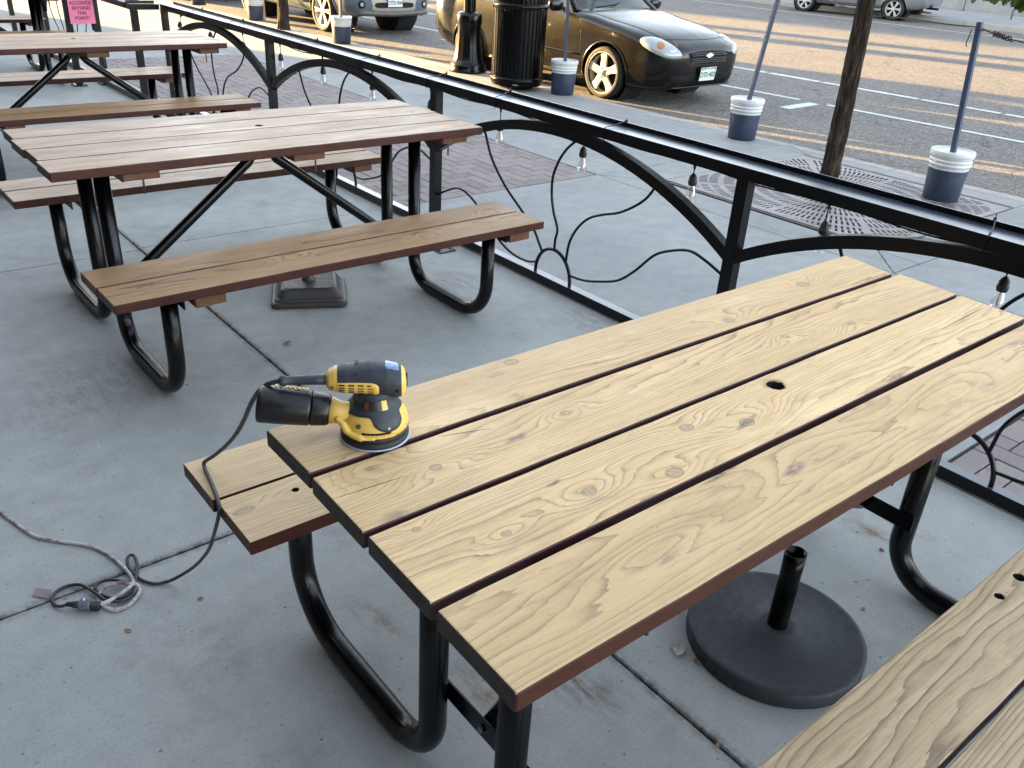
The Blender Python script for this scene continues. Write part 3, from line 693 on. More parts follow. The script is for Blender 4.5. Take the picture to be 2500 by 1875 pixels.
for i, wd in enumerate(['NO', 'ALCOHOL', 'BEYOND', 'THIS', 'POINT!']):
    text_mesh('lettering', wd, .042, INKD, ns, Matrix.Translation((0, -.003, .105 - i * .045)) @ Matrix.Rotation(pi / 2, 4, 'X'))

# ------------------------------------------------------------------ zip ties and string lights
for i, y in enumerate([1.05, 2.76, 3.55, 4.17, 4.9, 5.7, 6.9, 7.7]):
    j = random.uniform(-.02, .05); z = .8695
    p_ = [(-.003, y, .815), (-.0035, y, .84), (-.002, y, z), (.05, y + j * .3, z + .006), (.10, y + j * .7, z + .014), (.127, y + j, z + .019), (.1295, y + j, .84), (.128, y + j, .815)]
    m = MB(); pr = None
    P_ = catmull(p_, 4)
    m.tube(P_, .0021, 6); m.box(.125, .133, y + j - .004, y + j + .004, .886, .895); m.tube([(.129, y + j, .893), (.134, y + j + .002, .905)], .0016, 5)
    o = m.build('zip_tie', BLK); tag(o, 'thin cable tie strapped over the fence top rail', 'cable tie', 'cable ties along the fence rail')
st = empty('string_light', (.07, 4.5, .79), 0, 'black festoon cable with clear bulbs hung under the fence top rail', 'string lights')
BY = [-1.58, -.94, -.30, .34, .985, 1.645, 2.285, 2.955, 3.59, 4.235, 4.875, 5.515, 6.15, 6.79, 7.44, 8.08]
cab = []
for i, y in enumerate(BY):
    cab += [(0.0, y - 4.5, .018), (.004, y - 4.5 + .32, .012 - .014 * random.random())]
MB().tube(catmull(cab, 5), .0034, 7).build('cable', RUB, st)
for i, y in enumerate(BY):
    dz = -.008; tilt = .0
    if i == 6: dz = .02
    base = Vector((0, y - 4.5, 0))
    if i == 15: tilt = .5
    def rot(p): q = Matrix.Rotation(tilt, 3, 'X') @ Vector(p); return q + base
    m = MB(); m.tube([rot((0, 0, .018)), rot((.002, .003, -.015)), rot((0, 0, -.045 + dz))], .0026, 6)
    m.tube([rot((-.0, -.02, .018)), rot((0, .02, .018))], .0065, 8); m.tube([rot((0, 0, .018)), rot((0, 0, -.006))], [.008, .004], 8)
    so = m.build('pendant', RUB, st)
    def lat(prof, mat, nm, par, n=20):
        mm = MB().lathe(prof, n); R = Matrix.Rotation(tilt, 3, 'X'); mm.v = [tuple(R @ Vector(v) + base) for v in mm.v]; return mm.build(nm, mat, par)
    z0 = -.045 + dz
    lat([(0, z0 + .004), (.006, z0 + .003), (.013, z0 - .006), (.0165, z0 - .014), (.0165, z0 - .026), (.019, z0 - .027), (.019, z0 - .034), (.0165, z0 - .045), (.0155, z0 - .047), (0, z0 - .047)], RUB, 'socket', st)
    zb = z0 - .046
    bu = lat([(.011, zb), (.0125, zb - .006), (.018, zb - .026), (.0225, zb - .045), (.0225, zb - .055), (.018, zb - .068), (.009, zb - .076), (0, zb - .078)], BULB, 'bulb', st, 24)
    f_ = MB()
    for sx in (-.004, .0, .004): f_.tube([rot((sx * .4, 0, zb)), rot((sx, .002, zb - .03)), rot((sx * 1.2, 0, zb - .052))], .0011, 5)
    f_.build('filament', FIL, bu)

# ------------------------------------------------------------------ umbrella bases
ub = empty('umbrella_base', (-1.145, .827, 0), 0, 'round black umbrella base with an empty open tube standing under the sanded table', 'umbrella base')
MB().lathe([(0, .002), (.224, .002), (.229, .006), (.229, .044), (.2265, .0475), (.216, .0495), (.210, .0485), (.06, .056), (.05, .064), (.040, .065), (0, .065)], 64).build('foot', CONEB, ub)
MB().lathe([(.0265, .06), (.0265, .24), (.0272, .30), (.0245, .30), (.0242, .24), (.0242, .07), (0, .07)], 28).build('tube', BLK, ub)
ub = empty('umbrella_base', (-1.06, 3.60, 0), radians(-27), 'square bronze umbrella base with stepped edge beneath the brown bench of the second table', 'umbrella base')
def sq(r, n=6, c=.05):
    out = []
    for q in range(4):
        for k in range(n + 1):
            a = pi / 2 * q + pi / 2 * k / n; out.append(((r - c) * (1 if q in (0, 3) else -1) + c * cos(a), (r - c) * (1 if q < 2 else -1) + c * sin(a)))
    return out
m = MB(); rings = [(.172, .002, .03), (.176, .006, .03), (.176, .022, .03), (.168, .028, .03), (.160, .029, .028), (.158, .036, .028), (.148, .044, .028), (.128, .075, .03), (.116, .082, .03)]
vs = []
for (r_, z, c_) in rings: vs += [(p[0], p[1], z) for p in sq(r_, 6, c_)]
n_ = 28; fs = [(i * n_ + j, i * n_ + (j + 1) % n_, (i + 1) * n_ + (j + 1) % n_, (i + 1) * n_ + j) for i in range(len(rings) - 1) for j in range(n_)]
fs.append(tuple(range((len(rings) - 1) * n_, len(rings) * n_)))
m.add(vs, fs); m.build('foot', BRONZE, ub, bevel=.002)
MB().lathe([(.034, .083), (.034, .086), (.023, .094), (.021, .10), (.021, .29), (0, .29)], 24).build('tube', BRONZE, ub)

# ------------------------------------------------------------------ orbital sander
ax = Vector((.86, -.51, 0)).normalized(); ay = Vector((-ax.y, ax.x, 0))
sa = empty('orbital_sander', (-2.143, 1.161, TH), atan2(ax.y, ax.x), 'yellow and charcoal random orbital sander resting on the end of the sanded tabletop', 'power sander'); sa.scale = (.985, .985, .93)
MB().lathe([(0, .0006), (.0635, .0006), (.0645, .0016), (.0635, .0028), (0, .0028)], 56).build('sanding_disc', DISC, sa)
MB().lathe([(0, .003), (.061, .003), (.062, .006), (.062, .011), (.058, .014), (.0605, .015), (.0612, .024), (.060, .027), (0, .027)], 56).build('pad', RUB, sa)
MB().lathe([(.057, .0255), (.0605, .027), (.0615, .034), (.0600, .043), (.0565, .053), (.051, .062), (.046, .069), (.042, .073), (0, .074)], 56, (0, 0, 0)).build('housing', SAND_Y, sa)
# charcoal overmould with a tongue dipping at the right front
m = MB(); n = 64; prof = [(.0335, .104), (.0345, .096), (.0350, .090), (.0365, .082), (.041, .075), (.0470, .0685), (.0525, .0610), (.0575, .0525), (.0610, .0440), (.0622, .037)]
vs = []; fs = []
import bisect
def rad_at(z):
    for i in range(len(prof) - 1):
        if prof[i][1] >= z >= prof[i + 1][1]:
            t_ = (prof[i][1] - z) / (prof[i][1] - prof[i + 1][1]); return prof[i][0] * (1 - t_) + prof[i + 1][0] * t_
    return prof[-1][0]
for j in range(n):
    a = 2 * pi * j / n; dd = abs((a - radians(-62) + pi) % (2 * pi) - pi); zb = .0680 - .028 * max(0, 1 - (dd / radians(34)) ** 2) ** .6 - .006 * (sin(a * .5 + .3) ** 2)
    for k in range(11):
        z = .104 + (zb - .104) * k / 10; vs.append(((rad_at(z) + .0012) * cos(a), (rad_at(z) + .0012) * sin(a), z))
    z = zb - .0006; vs.append(((rad_at(z) - .003) * cos(a), (rad_at(z) - .003) * sin(a), z))
for j in range(n):
    for k in range(11): fs.append((j * 12 + k, j * 12 + k + 1, ((j + 1) % n) * 12 + k + 1, ((j + 1) % n) * 12 + k))
fs.append(tuple(j * 12 for j in range(n))); m.add(vs, fs, 0, True); m.build('overmould', SAND_G, sa)
def polar_patch(nm, mat, rfun, a0, a1, z0, z1, off, par, n=16, sk=0):
    vs = []; 
    for i in range(n + 1):
        a = radians(a0 + (a1 - a0) * i / n)
        for (z, o_) in ((z0, -.002), (z0, off), (z1, off), (z1, -.002)): vs.append(((rfun(z) + o_) * cos(a), (rfun(z) + o_) * sin(a), z + sk * (i / n - .5)))
    fs = [(i * 4 + j, i * 4 + j + 1, i * 4 + 5 + j, i * 4 + 4 + j) for i in range(n) for j in range(3)] + [(0, 1, 2, 3), (4 * n + 3, 4 * n + 2, 4 * n + 1, 4 * n)]
    return MB().add(vs, fs).build(nm, mat, par)
LBK = simple('black_label', lin(.13, .11, .09), .4)
LBR = simple('rusty_brown_label_print', lin(.33, .20, .14), .5, var=.3, vscale=150)
rf = lambda z: rad_at(z) + .001
lb = polar_patch('label', LBK, rf, -118, -72, .0755, .0925, .0012, sa)
polar_patch('label_panel', SAND_Y, rf, -71, -56, .0755, .0925, .0014, lb)
for k in range(4): polar_patch('label_print', YLET if k else LBR, rf, -114, -76 - 6 * (k % 2), .0895 - .0042 * k, .0905 - .0042 * k, .0016, lb, 8)
polar_patch('label_print', LBR, rf, -116, -104, .0765, .0915, .0015, lb, 8)
hr = lambda z: .0615 - max(0, (z - .034)) * .28
vt = polar_patch('vent_slot', DARK, lambda z: .0605 if z < .043 else .0600, -112, -62, .0345, .0392, .0008, sa, 20)
vt2 = polar_patch('slot_lip', SAND_Y, lambda z: .0605, -119, -56, .0285, .0340, .0030, sa, 20)
for a, z in ((-118, .050), (-66, .047)):
    r_ = rad_at(z) + .0015; c_ = Vector((r_ * cos(radians(a)), r_ * sin(radians(a)), z)); d_ = Vector((cos(radians(a)), sin(radians(a)), .25)).normalized()
    MB().tube([c_ - d_ * .003, c_ + d_ * .0006], .0042, 14).build('screw_recess', simple('screw_recess_shadow_plastic', lin(.30, .27, .18), .6), sa)
    MB().tube([c_ - d_ * .002, c_ + d_ * .0010], .0022, 6).build('screw', BOLT, sa)
# handle
HS = [(-.0835, .0030, .003, .120), (-.0825, .0120, .011, .1205), (-.0775, .0190, .018, .121), (-.068, .0235, .022, .1225), (-.050, .0270, .0265, .124), (-.025, .0295, .0295, .125), (0, .0310, .032, .1245), (.022, .0315, .0335, .1215), (.038, .0310, .0325, .118), (.048, .0285, .030, .1165), (.0540, .0230, .025, .116), (.0565, .013, .015, .116), (.0575, .003, .004, .116)]
def hsec(x):
    for i in range(len(HS) - 1):
        if HS[i][0] <= x <= HS[i + 1][0]:
            t_ = (x - HS[i][0]) / (HS[i + 1][0] - HS[i][0]); return [HS[i][k] * (1 - t_) + HS[i + 1][k] * t_ for k in (1, 2, 3)]
    return HS[-1][1:]
def hpt(x, a, off=0):
    rz_, ry_, zc_ = hsec(x); e_ = .86
    ca, sa_ = cos(a), sin(a)
    return ((x), (ry_ + off) * math.copysign(abs(ca) ** e_, ca), zc_ + (rz_ + off) * math.copysign(abs(sa_) ** e_, sa_))
xsn = [HS[0][0] + (HS[-1][0] - HS[0][0]) * .5 * (1 - cos(pi * i / 60)) for i in range(61)]
m = MB(); NA = 48; vs = [hpt(x, 2 * pi * j / NA) for x in xsn for j in range(NA)]
fs = []; ms = []
for i in range(60):
    for j in range(NA):
        a = 2 * pi * (j + .5) / NA; x = (xsn[i] + xsn[i + 1]) / 2; z = sin(a)
        lim = -.062 + .008 * max(0, -z)          # yellow cord-end cap
        yel = x < lim or x > .0475
        m.add([vs[i * NA + j], vs[i * NA + (j + 1) % NA], vs[(i + 1) * NA + (j + 1) % NA], vs[(i + 1) * NA + j]], [(0, 1, 2, 3)], 1 if yel else 0, True)
o = m.build('handle', [SAND_G, SAND_Y], sa)
bm = bmesh.new(); bm.from_mesh(o.data); bmesh.ops.remove_doubles(bm, verts=bm.verts, dist=1e-6); bmesh.ops.recalc_face_normals(bm, faces=bm.faces); bm.to_mesh(o.data); bm.free()
hd = o
# ribs of the grip
for k in range(9):
    x = -.012 + k * .0042
    MB().tube([hpt(x, radians(a), .0001) for a in range(45, 136, 6)], .0008, 5).build('grip_rib', SAND_G, hd)
# yellow vent panel on the near side (negative y)
def hpatch(nm, mat, x0, x1, a0, a1, off, par, nx=18, na=8, tap=0):
    vs = []; g_ = []
    for i in range(nx + 1):
        x = x0 + (x1 - x0) * i / nx
        for j in range(na + 1):
            t_ = i / nx; e_ = 1 - max(0, (t_ - .8) / .2) ** 2 * .35 * tap
            ac = (a0 + a1) / 2; a = radians(ac + (a0 - ac + (a1 - a0) * j / na) * e_)
            edge = i in (0, nx) or j in (0, na); vs.append(hpt(x, a, -.001 if edge else off))
    fs = [(i * (na + 1) + j, i * (na + 1) + j + 1, (i + 1) * (na + 1) + j + 1, (i + 1) * (na + 1) + j) for i in range(nx) for j in range(na)]
    return MB().add(vs, fs, 0, True).build(nm, mat, par)
vp = hpatch('vent_panel', SAND_Y, -.066, .010, 172, 222, .0022, hd, tap=1)
VS = simple('vent_slot_inside', lin(.42, .27, .08), .7)
for cx_ in range(4):
    for r_ in range(4):
        x0 = -.062 + cx_ * .0165; a0 = 178 + r_ * 9.6
        if cx_ == 3 and r_ == 0: x1 = x0 + .009
        else: x1 = x0 + .0138
        hpatch('vent_slit', VS if cx_ > 1 else DARK, x0, x1, a0, a0 + 5.4, .0034, vp, 6, 4)
MB().tube([Vector(hpt(-.071, radians(198), -.001)), Vector(hpt(-.071, radians(198), .0006))], .0042, 14).build('screw_recess', VS, hd)
MB().tube([Vector(hpt(.040, radians(188), -.001)), Vector(hpt(.040, radians(188), .0006))], .0042, 14).build('screw_recess', DARK, hd)
# switch slot in the yellow front cap
MB().box(.054, .0592, -.006, .003, .108, .132).build('switch', DARK, hd, bevel=.001)
# scuffed clear sticker at the top right
STK = simple('scuffed_foil_sticker', lin(.45, .52, .66), .22, .35, var=.45, vscale=120)
hpatch('sticker', STK, .020, .044, 62, 118, .0009, hd)
def flat_mtx(o_, x_, y_, z_): return Matrix(((x_.x, y_.x, z_.x, o_.x), (x_.y, y_.y, z_.y, o_.y), (x_.z, y_.z, z_.z, o_.z), (0, 0, 0, 1)))
EMB = simple('embossed_charcoal', lin(.13, .14, .16), .5)
text_mesh('lettering', 'DEWALT', .0085, EMB, hd, flat_mtx(Vector((-.030, -.012, .1505)), Vector((.0, -1, -.42)).normalized(), Vector((1, 0, .05)).normalized(), Vector((0, -.42, 1)).normalized()), .0004)
# dust port, collar, canister
pa = Vector((-.040, -.006, .050)); pb = Vector((-.080, -.004, .0585)); pc = Vector((-.110, -.003, .0625)); pd = Vector((-.203, .0, .0745))
MB().tube([(-.030, -.008, .040), pa, (-.062, -.005, .054), pb], [.026, .0235, .0215, .0265], 28).build('dust_port', SAND_Y, sa)
MB().tube(catmull([(-.066, -.026, .054), (-.055, -.036, .046), (-.045, -.046, .034), (-.022, -.060, .0285), (.0, -.062, .028)], 5), [.006] * 5 + [.007] * 5 + [.006] * 6 + [.003] * 5, 10).build('port_ridge', SAND_Y, sa)
co = MB().tube([pb + (pb - pc) * .1, pb, pb.lerp(pc, .15), pc.lerp(pb, .1), pc], [.024, .0285, .0300, .0325, .0320], 36).build('collar', BAG, sa)
MB().box(-.103, -.086, -.036, -.030, .047, .066).build('collar_grip', BAG, co, bevel=.001)
dz_ = (pd - pc)
can = MB().tube([pc, pc + dz_ * .02, pc + dz_ * .06, pc + dz_ * .5, pc + dz_ * .90, pc + dz_ * .965, pc + dz_ * .99, pd], [.028, .0325, .0335, .0352, .0362, .0352, .031, .02], 48).build('dust_canister', BAG, sa)
dn = dz_.normalized(); up_ = Vector((0, .30, 1)); up_ = (up_ - dn * up_.dot(dn)).normalized(); side = up_.cross(dn).normalized()
oo = pc + dz_ * .48 + up_ * .0362
text_mesh('lettering', 'DEWALT', .0185, YLET, can, flat_mtx(oo, dn, up_.cross(dn), up_), .0006)
sr = MB().tube([(-.080, 0, .1205), (-.10, 0, .1210), (-.130, -.001, .1210), (-.150, -.001, .1205), (-.153, -.001, .1205), (-.160, -.001, .1200), (-.163, -.001, .1200)], [.0098, .0095, .0088, .0082, .0108, .0102, .007], 16).build('strain_relief', SAND_G, sa)
# ------------------------------------------------------------------ cords
Z = 0.006
c1 = [(-2.268, 1.235, .9245), (-2.282, 1.244, .9235), (-2.297, 1.260, .913), (-2.305, 1.282, .890), (-2.302, 1.33, 0.84), (-2.29, 1.4, 0.77), (-2.281, 1.473, 0.7), (-2.275, 1.552, 0.63), (-2.272, 1.637, 0.56), (-2.274, 1.694, 0.515), (-2.276, 1.708, 0.5), (-2.282, 1.685, 0.497), (-2.291, 1.626, 0.497), (-2.304, 1.561, 0.497), (-2.312, 1.535, 0.49), (-2.312, 1.552, 0.452), (-2.308, 1.598, 0.385), (-2.297, 1.679, 0.285), (-2.291, 1.762, 0.195), (-2.294, 1.833, 0.12), (-2.306, 1.893, 0.06), (-2.329, 1.934, 0.02),
      (-2.344, 1.953, Z), (-2.370, 1.965, Z), (-2.393, 2.004, Z), (-2.403, 2.055, .012), (-2.394, 2.098, .016), (-2.377, 2.104, .014), (-2.381, 2.057, .016), (-2.401, 2.004, .018), (-2.429, 1.958, .014),
      (-2.46, 1.955, Z), (-2.490, 1.990, Z), (-2.501, 2.026, .012), (-2.484, 2.043, .012), (-2.455, 2.032, .014), (-2.417, 1.985, .014), (-2.406, 1.962, .012), (-2.427, 1.944, .012), (-2.460, 1.940, .010), (-2.492, 1.962, .012), (-2.505, 2.0, .014),
      (-2.525, 2.061, .010), (-2.553, 2.084, Z), (-2.582, 2.080, Z), (-2.600, 2.059, Z), (-2.602, 2.029, Z), (-2.590, 2.008, .010), (-2.572, 2.000, .014)]
o = MB().tube(catmull(c1, 6), .0044, 10).build('tool_cord', CORDB); tag(o, 'black power cord running from the sander over the bench end to the ground', 'cord')
c2 = [(-2.70, 2.80, Z), (-2.625, 2.535, Z), (-2.603, 2.457, Z), (-2.576, 2.368, Z), (-2.537, 2.31, Z), (-2.484, 2.254, Z), (-2.449, 2.206, Z), (-2.426, 2.142, Z), (-2.415, 2.077, .012), (-2.412, 2.013, .02), (-2.420, 1.974, .024),
      (-2.444, 2.002, .02), (-2.480, 2.012, .014), (-2.505, 1.990, Z), (-2.500, 1.945, Z), (-2.478, 1.918, Z), (-2.443, 1.922, Z), (-2.411, 1.945, .016), (-2.414, 1.972, .022), (-2.44, 1.965, .02), (-2.485, 1.952, .016), (-2.512, 1.955, .014)]
o = MB().tube(catmull(c2, 6), .0050, 10).build('extension_cord', CORDW); tag(o, 'pink and white paint spattered extension cord lying on the patio concrete', 'cord')
pg = empty('cord_plug', (-2.54, 1.972, .014), atan2(-.035, .042), 'grey dusty plug joining the black and the pinkish cord on the ground', 'plug')
MB().box(-.016, .014, -.012, .012, -.011, .012).build('plug_body', SMUD, pg, bevel=.003)
MB().tube([(-.050, .0, 0), (-.034, 0, 0), (-.030, 0, 0), (-.016, 0, 0)], [.0055, .0075, .009, .010], 12).build('strain_relief', RUB, pg)
MB().box(.0145, .038, -.010, .010, -.011, .008).build('socket_end', RUB, pg, bevel=.003)
MB().tube([(-.004, .002, .012), (-.002, .003, .018)], .003, 8).build('earth_pin', simple('clear_plastic_tip', lin(.75, .77, .8), .3), pg)
tg = MB().add([(-2.640, 2.100, .003), (-2.607, 2.063, .004), (-2.594, 2.090, .009), (-2.622, 2.122, .006)], [(0, 1, 2, 3)]).build('cord_tag', simple('faded_pink_tag', lin(.52, .46, .47), .6))
sm = tg.modifiers.new('t', 'SOLIDIFY'); sm.thickness = .0006
tag(tg, 'faded pinkish paper tag beside the black cord loop on the ground', 'tag')

# ------------------------------------------------------------------ street furniture
def bucket(loc, rz, pole, label, lit=0):
    t = empty('bucket', (loc[0], loc[1], 0), rz, label, 'bucket', 'buckets holding posts along the kerb')
    MB().lathe([(0, .002), (.121, .002), (.127, .006), (.1345, .15), (.1385, .235)], 44).build('pail', NAVY, t)
    w_ = [(.1386, .235), (.1392, .262), (.146, .264), (.147, .270), (.1405, .273), (.1408, .290), (.148, .292), (.149, .299), (.142, .302), (.1425, .320), (.1500, .322), (.1505, .328), (.1435, .331)]
    MB().lathe(w_, 44).build('rim_band', WHITEP, t)
    MB().lathe([(.1436, .331), (.1535, .333), (.1545, .336), (.1545, .362), (.1525, .366), (.1480, .3665), (.1455, .364), (.1440, .3545), (.137, .3535), (0, .3535)], 44).build('lid', WHITEP, t)
    hn = MB().tube(catmull([(.143, .02, .30), (.155, .0, .27), (.165, -.05, .215), (.150, -.11, .20), (.10, -.155, .21), (.05, -.166, .24), (-.01, -.152, .30)], 6), .0018, 6)
    hn.build('wire_handle', BOLT, t)
    if pole:
        (dx, dy, hgt) = pole; p0 = Vector((-.012, 0, .352)); p1 = Vector((dx, dy, hgt)); p1w = Matrix.Rotation(-rz, 3, 'Z') @ p1
        MB().bar(p0, p1w, .036, .036, up=(.3, 1, 0)).build('post', BLUEW, t, bevel=.002)
    return t
bucket((3.83, 2.90), .3, (-.045, .055, 1.24), 'navy and white bucket nearest the camera, beside the tree grate, holding a blue post')
bucket((4.14, 5.01), 2.9, (.07, -.10, 1.42), 'navy and white bucket with a leaning blue post in front of the black car')
bucket((4.10, 7.50), 1.2, (-.03, .02, 1.45), 'navy and white bucket standing between the litter bin and the car wheel')
bucket((3.80, 12.0), .5, (.0, .0, 1.4), 'navy and white bucket standing in front of the grey suv bumper')
bucket((3.83, 15.0), 2.2, (.05, .03, 1.4), 'small distant bucket left of the far tree trunk, second bucket from the left')
bucket((3.86, 17.6), .9, (.0, .03, 1.4), 'farthest bucket at the top left, leftmost along the kerb')
o = MB().bar((3.945, 14.93, .0), (3.93, 14.95, 1.3), .045, .045).build('timber_post', simple('raw_lumber', lin(.62, .52, .38), .6, bump=.1), None, bevel=.002)
tag(o, 'bare timber post standing right beside the distant bucket near the far tree', 'post')
# rope
rp = catmull([(4.21, 4.91, 1.38), (3.85, 4.4, 1.315), (3.35, 3.75, 1.262), (3.185, 3.42, 1.247), (3.40, 3.25, 1.230), (3.62, 3.08, 1.212), (3.775, 2.965, 1.205), (3.80, 2.935, 1.198), (3.88, 2.76, 1.148), (4.0, 2.3, 1.10), (4.05, 1.6, 1.06), (4.0, .9, 1.10)], 6)
m = MB().tube(rp, .0045, 7)
kn_ = []
for k in range(60):
    a = k * .62; s_ = k / 60; kn_.append((3.835 + .055 * s_ + .013 * cos(a), 2.87 - .115 * s_ + .009 * cos(a * 1.3), 1.175 - .028 * s_ + .014 * sin(a)))
m.tube(catmull(kn_, 2), .0050, 6)
m.tube([(3.795 + .026 * cos(a * .5), 2.95 + .026 * sin(a * .5), 1.19 + .004 * sin(a * 3)) for a in range(14)], .0048, 6, closed=False)
m.tube(catmull([(3.755, 2.985, 1.19), (3.757, 2.99, 1.15), (3.752, 2.995, 1.10), (3.758, 2.99, 1.075)], 4), .004, 6)
o = m.build('rope', ROPE); tag(o, 'dark knotted rope strung from post to post past the tree trunk', 'rope')
# lamp post
lp = empty('lamp_post', (4.04, 9.22, 0), 0, 'black cast iron lamp post with a flared fluted base at the kerb', 'lamp post')
prof = [(0, .0), (.235, 0), (.235, .03), (.215, .05), (.222, .075), (.212, .095), (.195, .12), (.185, .15), (.172, .20), (.160, .27), (.152, .35), (.148, .45), (.146, .54), (.150, .555), (.155, .57), (.155, .655), (.148, .672), (.125, .690), (.088, .700)]
m = MB(); n = 96; vs = []
for (r_, z) in prof:
    fl = .05 if .10 < z < .5 else 0
    for j in range(n): a = 2 * pi * j / n; rr = r_ * (1 - fl * abs(sin(a * 6)) ** .5 * .9); vs.append((rr * cos(a), rr * sin(a), z))
fs = [(i * n + j, i * n + (j + 1) % n, (i + 1) * n + (j + 1) % n, (i + 1) * n + j) for i in range(len(prof) - 1) for j in range(n)]
GLB = simple('gloss_black_cast_iron', lin(.012, .02, .035), .22, var=.1, vscale=10, coat=.1, spec=.3, rvar=.02)
m.add(vs, fs, 0, True).build('base', GLB, lp)
m = MB(); vs = []
for z in (.69, 3.6):
    for j in range(n): a = 2 * pi * j / n; rr = .075 * (1 - .05 * abs(sin(a * 6))); vs.append((rr * cos(a), rr * sin(a), z))
m.add(vs, [(j, (j + 1) % n, n + (j + 1) % n, n + j) for j in range(n)], 0, True).build('pole', GLB, lp)
MB().lathe([(.09, 3.6), (.13, 3.66), (.13, 3.70), (.20, 3.95), (.17, 4.25), (.06, 4.4), (0, 4.45)], 24).build('lantern', WHITEP, lp)
# litter bin
lb_ = empty('litter_bin', (3.85, 8.02, 0), 0, 'round black slatted steel litter bin standing beside the lamp post', 'litter bin')
MB().lathe([(0, .015), (.20, .015), (.22, .04), (.285, .045), (.292, .06), (.292, .115), (.285, .12), (0, .12)], 48).build('base', BLK, lb_, bevel=.002)
MB().lathe([(.272, .12), (.272, .80)], 48).build('liner', DARK, lb_)
for k in range(40):
    a = 2 * pi * k / 40; p0 = Vector((.292 * cos(a), .292 * sin(a), .11)); p1 = Vector((.300 * cos(a), .300 * sin(a), 1.02)); p2 = Vector((.325 * cos(a), .325 * sin(a), 1.14))
    mm = MB(); rd = Vector((cos(a), sin(a), 0)); mm.bar(p0, p1, .030, .007, up=rd); mm.bar(p1, p2, .030, .007, up=rd); mm.build('slat', BLK, lb_)
for z in (.88, .11, 1.14): MB().lathe([(.300 + (.026 if z > 1 else 0) - .004 * (z < .2), z - .03), (.309 + (.026 if z > 1 else 0) - .004 * (z < .2), z - .03), (.309 + (.026 if z > 1 else 0) - .004 * (z < .2), z + .03), (.300 + (.026 if z > 1 else 0) - .004 * (z < .2), z + .03), (.300 + (.026 if z > 1 else 0) - .004 * (z < .2), z - .03)], 48).build('band', BLK, lb_)
MB().box(-.03, .03, -.2945, -.2925, .065, .095).build('maker_plate', simple('pale_plate', lin(.5, .53, .56), .4), lb_)
lb_.rotation_euler = (0, 0, radians(-42))

# ------------------------------------------------------------------ trees and grate
def leafshape(s):
    return [(0, 0), (.10, .12), (.26, .10), (.22, .26), (.42, .34), (.30, .48), (.40, .66), (.20, .70), (.14, .92), (0, 1.02), (-.14, .92), (-.20, .70), (-.40, .66), (-.30, .48), (-.42, .34), (-.22, .26), (-.26, .10), (-.10, .12)]
LS = leafshape(1)
def add_leaf(mb, lc, p, size, rnd_, droop=.5):
    d = Vector((rnd_.gauss(0, 1), rnd_.gauss(0, 1), rnd_.gauss(-droop, .6))).normalized(); nn = Vector((rnd_.gauss(0, .6), rnd_.gauss(0, .6), 1)).normalized()
    x = d.cross(nn).normalized(); nn = x.cross(d); b = len(mb.v); col = rnd_.random()
    for (a, c) in LS: mb.v.append(tuple(Vector(p) + (x * a + d * c + nn * (-.25 * a * a + -.15 * c * c)) * size)); lc.append(col)
    mb.v.append(tuple(Vector(p) + (d * .5 + nn * .02) * size)); lc.append(col)
    n_ = len(LS)
    for i in range(n_): mb.f.append([b + i, b + (i + 1) % n_, b + n_]); mb.m.append(0); mb.sm.append(False)
def tree(x, y, r0, lean, label, seed, crown=((0, 0, 3.1), 1.35, 1700), low=()):
    rr = random.Random(seed); t = empty('street_tree', (x, y, 0), 0, label, 'tree')
    m = MB(); n = 40; K = 46; vs = []; H = 2.3
    for k in range(K + 1):
        z = H * k / K; cx_ = lean[0] * z + .012 * sin(z * 3.1); cy_ = lean[1] * z + .012 * cos(z * 2.3); rad = r0 * (1.0 - .22 * z / H) * (1 + .25 * exp(-z / .06))
        for j in range(n):
            a = 2 * pi * j / n; q = rad * (1 + .05 * sin(a * 5 + z * 4) + .05 * sin(a * 11 - z * 9) + rr.uniform(-.05, .05)); vs.append((cx_ + q * cos(a), cy_ + q * sin(a), z))
    m.add(vs, [(k * n + j, k * n + (j + 1) % n, (k + 1) * n + (j + 1) % n, (k + 1) * n + j) for k in range(K) for j in range(n)], 0, True)
    tr = m.build('trunk', BARK, t)
    top = Vector((lean[0] * H, lean[1] * H, H)); (cc, cr, nl) = crown; lm = MB(); tips = []
    for k in range(9):
        a = 2 * pi * k / 9 + rr.uniform(-.3, .3); e = top + Vector((cos(a) * cr * rr.uniform(.5, .9), sin(a) * cr * rr.uniform(.5, .9), rr.uniform(.1, 1.5)))
        mid = top.lerp(e, .5) + Vector((0, 0, .25)); st_ = top - Vector((0, 0, rr.uniform(0, .35)))
        lm.tube(catmull([st_, mid, e], 4), [r0 * .4 * (1 - i / 9.5) + .004 for i in range(9)], 7); tips += [mid, e, mid.lerp(e, .5)]
    for (p, rad_, cnt) in low:
        e = Vector(p) - Vector((x, y, 0)); mid = top.lerp(e, .6) + Vector((0, 0, .15)); lm.tube(catmull([top - Vector((0, 0, .2)), mid, e + Vector((0, 0, .06))], 4), [r0 * .3 * (1 - i / 9.5) + .002 for i in range(9)], 6)
    lm.build('limb', BARK, t)
    cm = MB(); lc = []
    for i in range(nl):
        while True:
            c_ = rr.choice(tips) + Vector((rr.gauss(0, .33), rr.gauss(0, .33), rr.gauss(.1, .28)))
            if c_.z > 1.95: break
        add_leaf(cm, lc, c_, rr.uniform(.08, .13), rr)
    for (p, rad_, cnt) in low:
        for i in range(cnt):
            c_ = Vector(p) - Vector((x, y, 0)) + Vector((rr.gauss(0, rad_), rr.gauss(0, rad_), abs(rr.gauss(0, rad_ * .8)))); add_leaf(cm, lc, c_, rr.uniform(.065, .10), rr, .9)
    o = cm.build('crown', LEAF, t, fixn=False); at = o.data.attributes.new('lc', 'FLOAT', 'POINT'); at.data.foreach_set('value', lc)
    return t
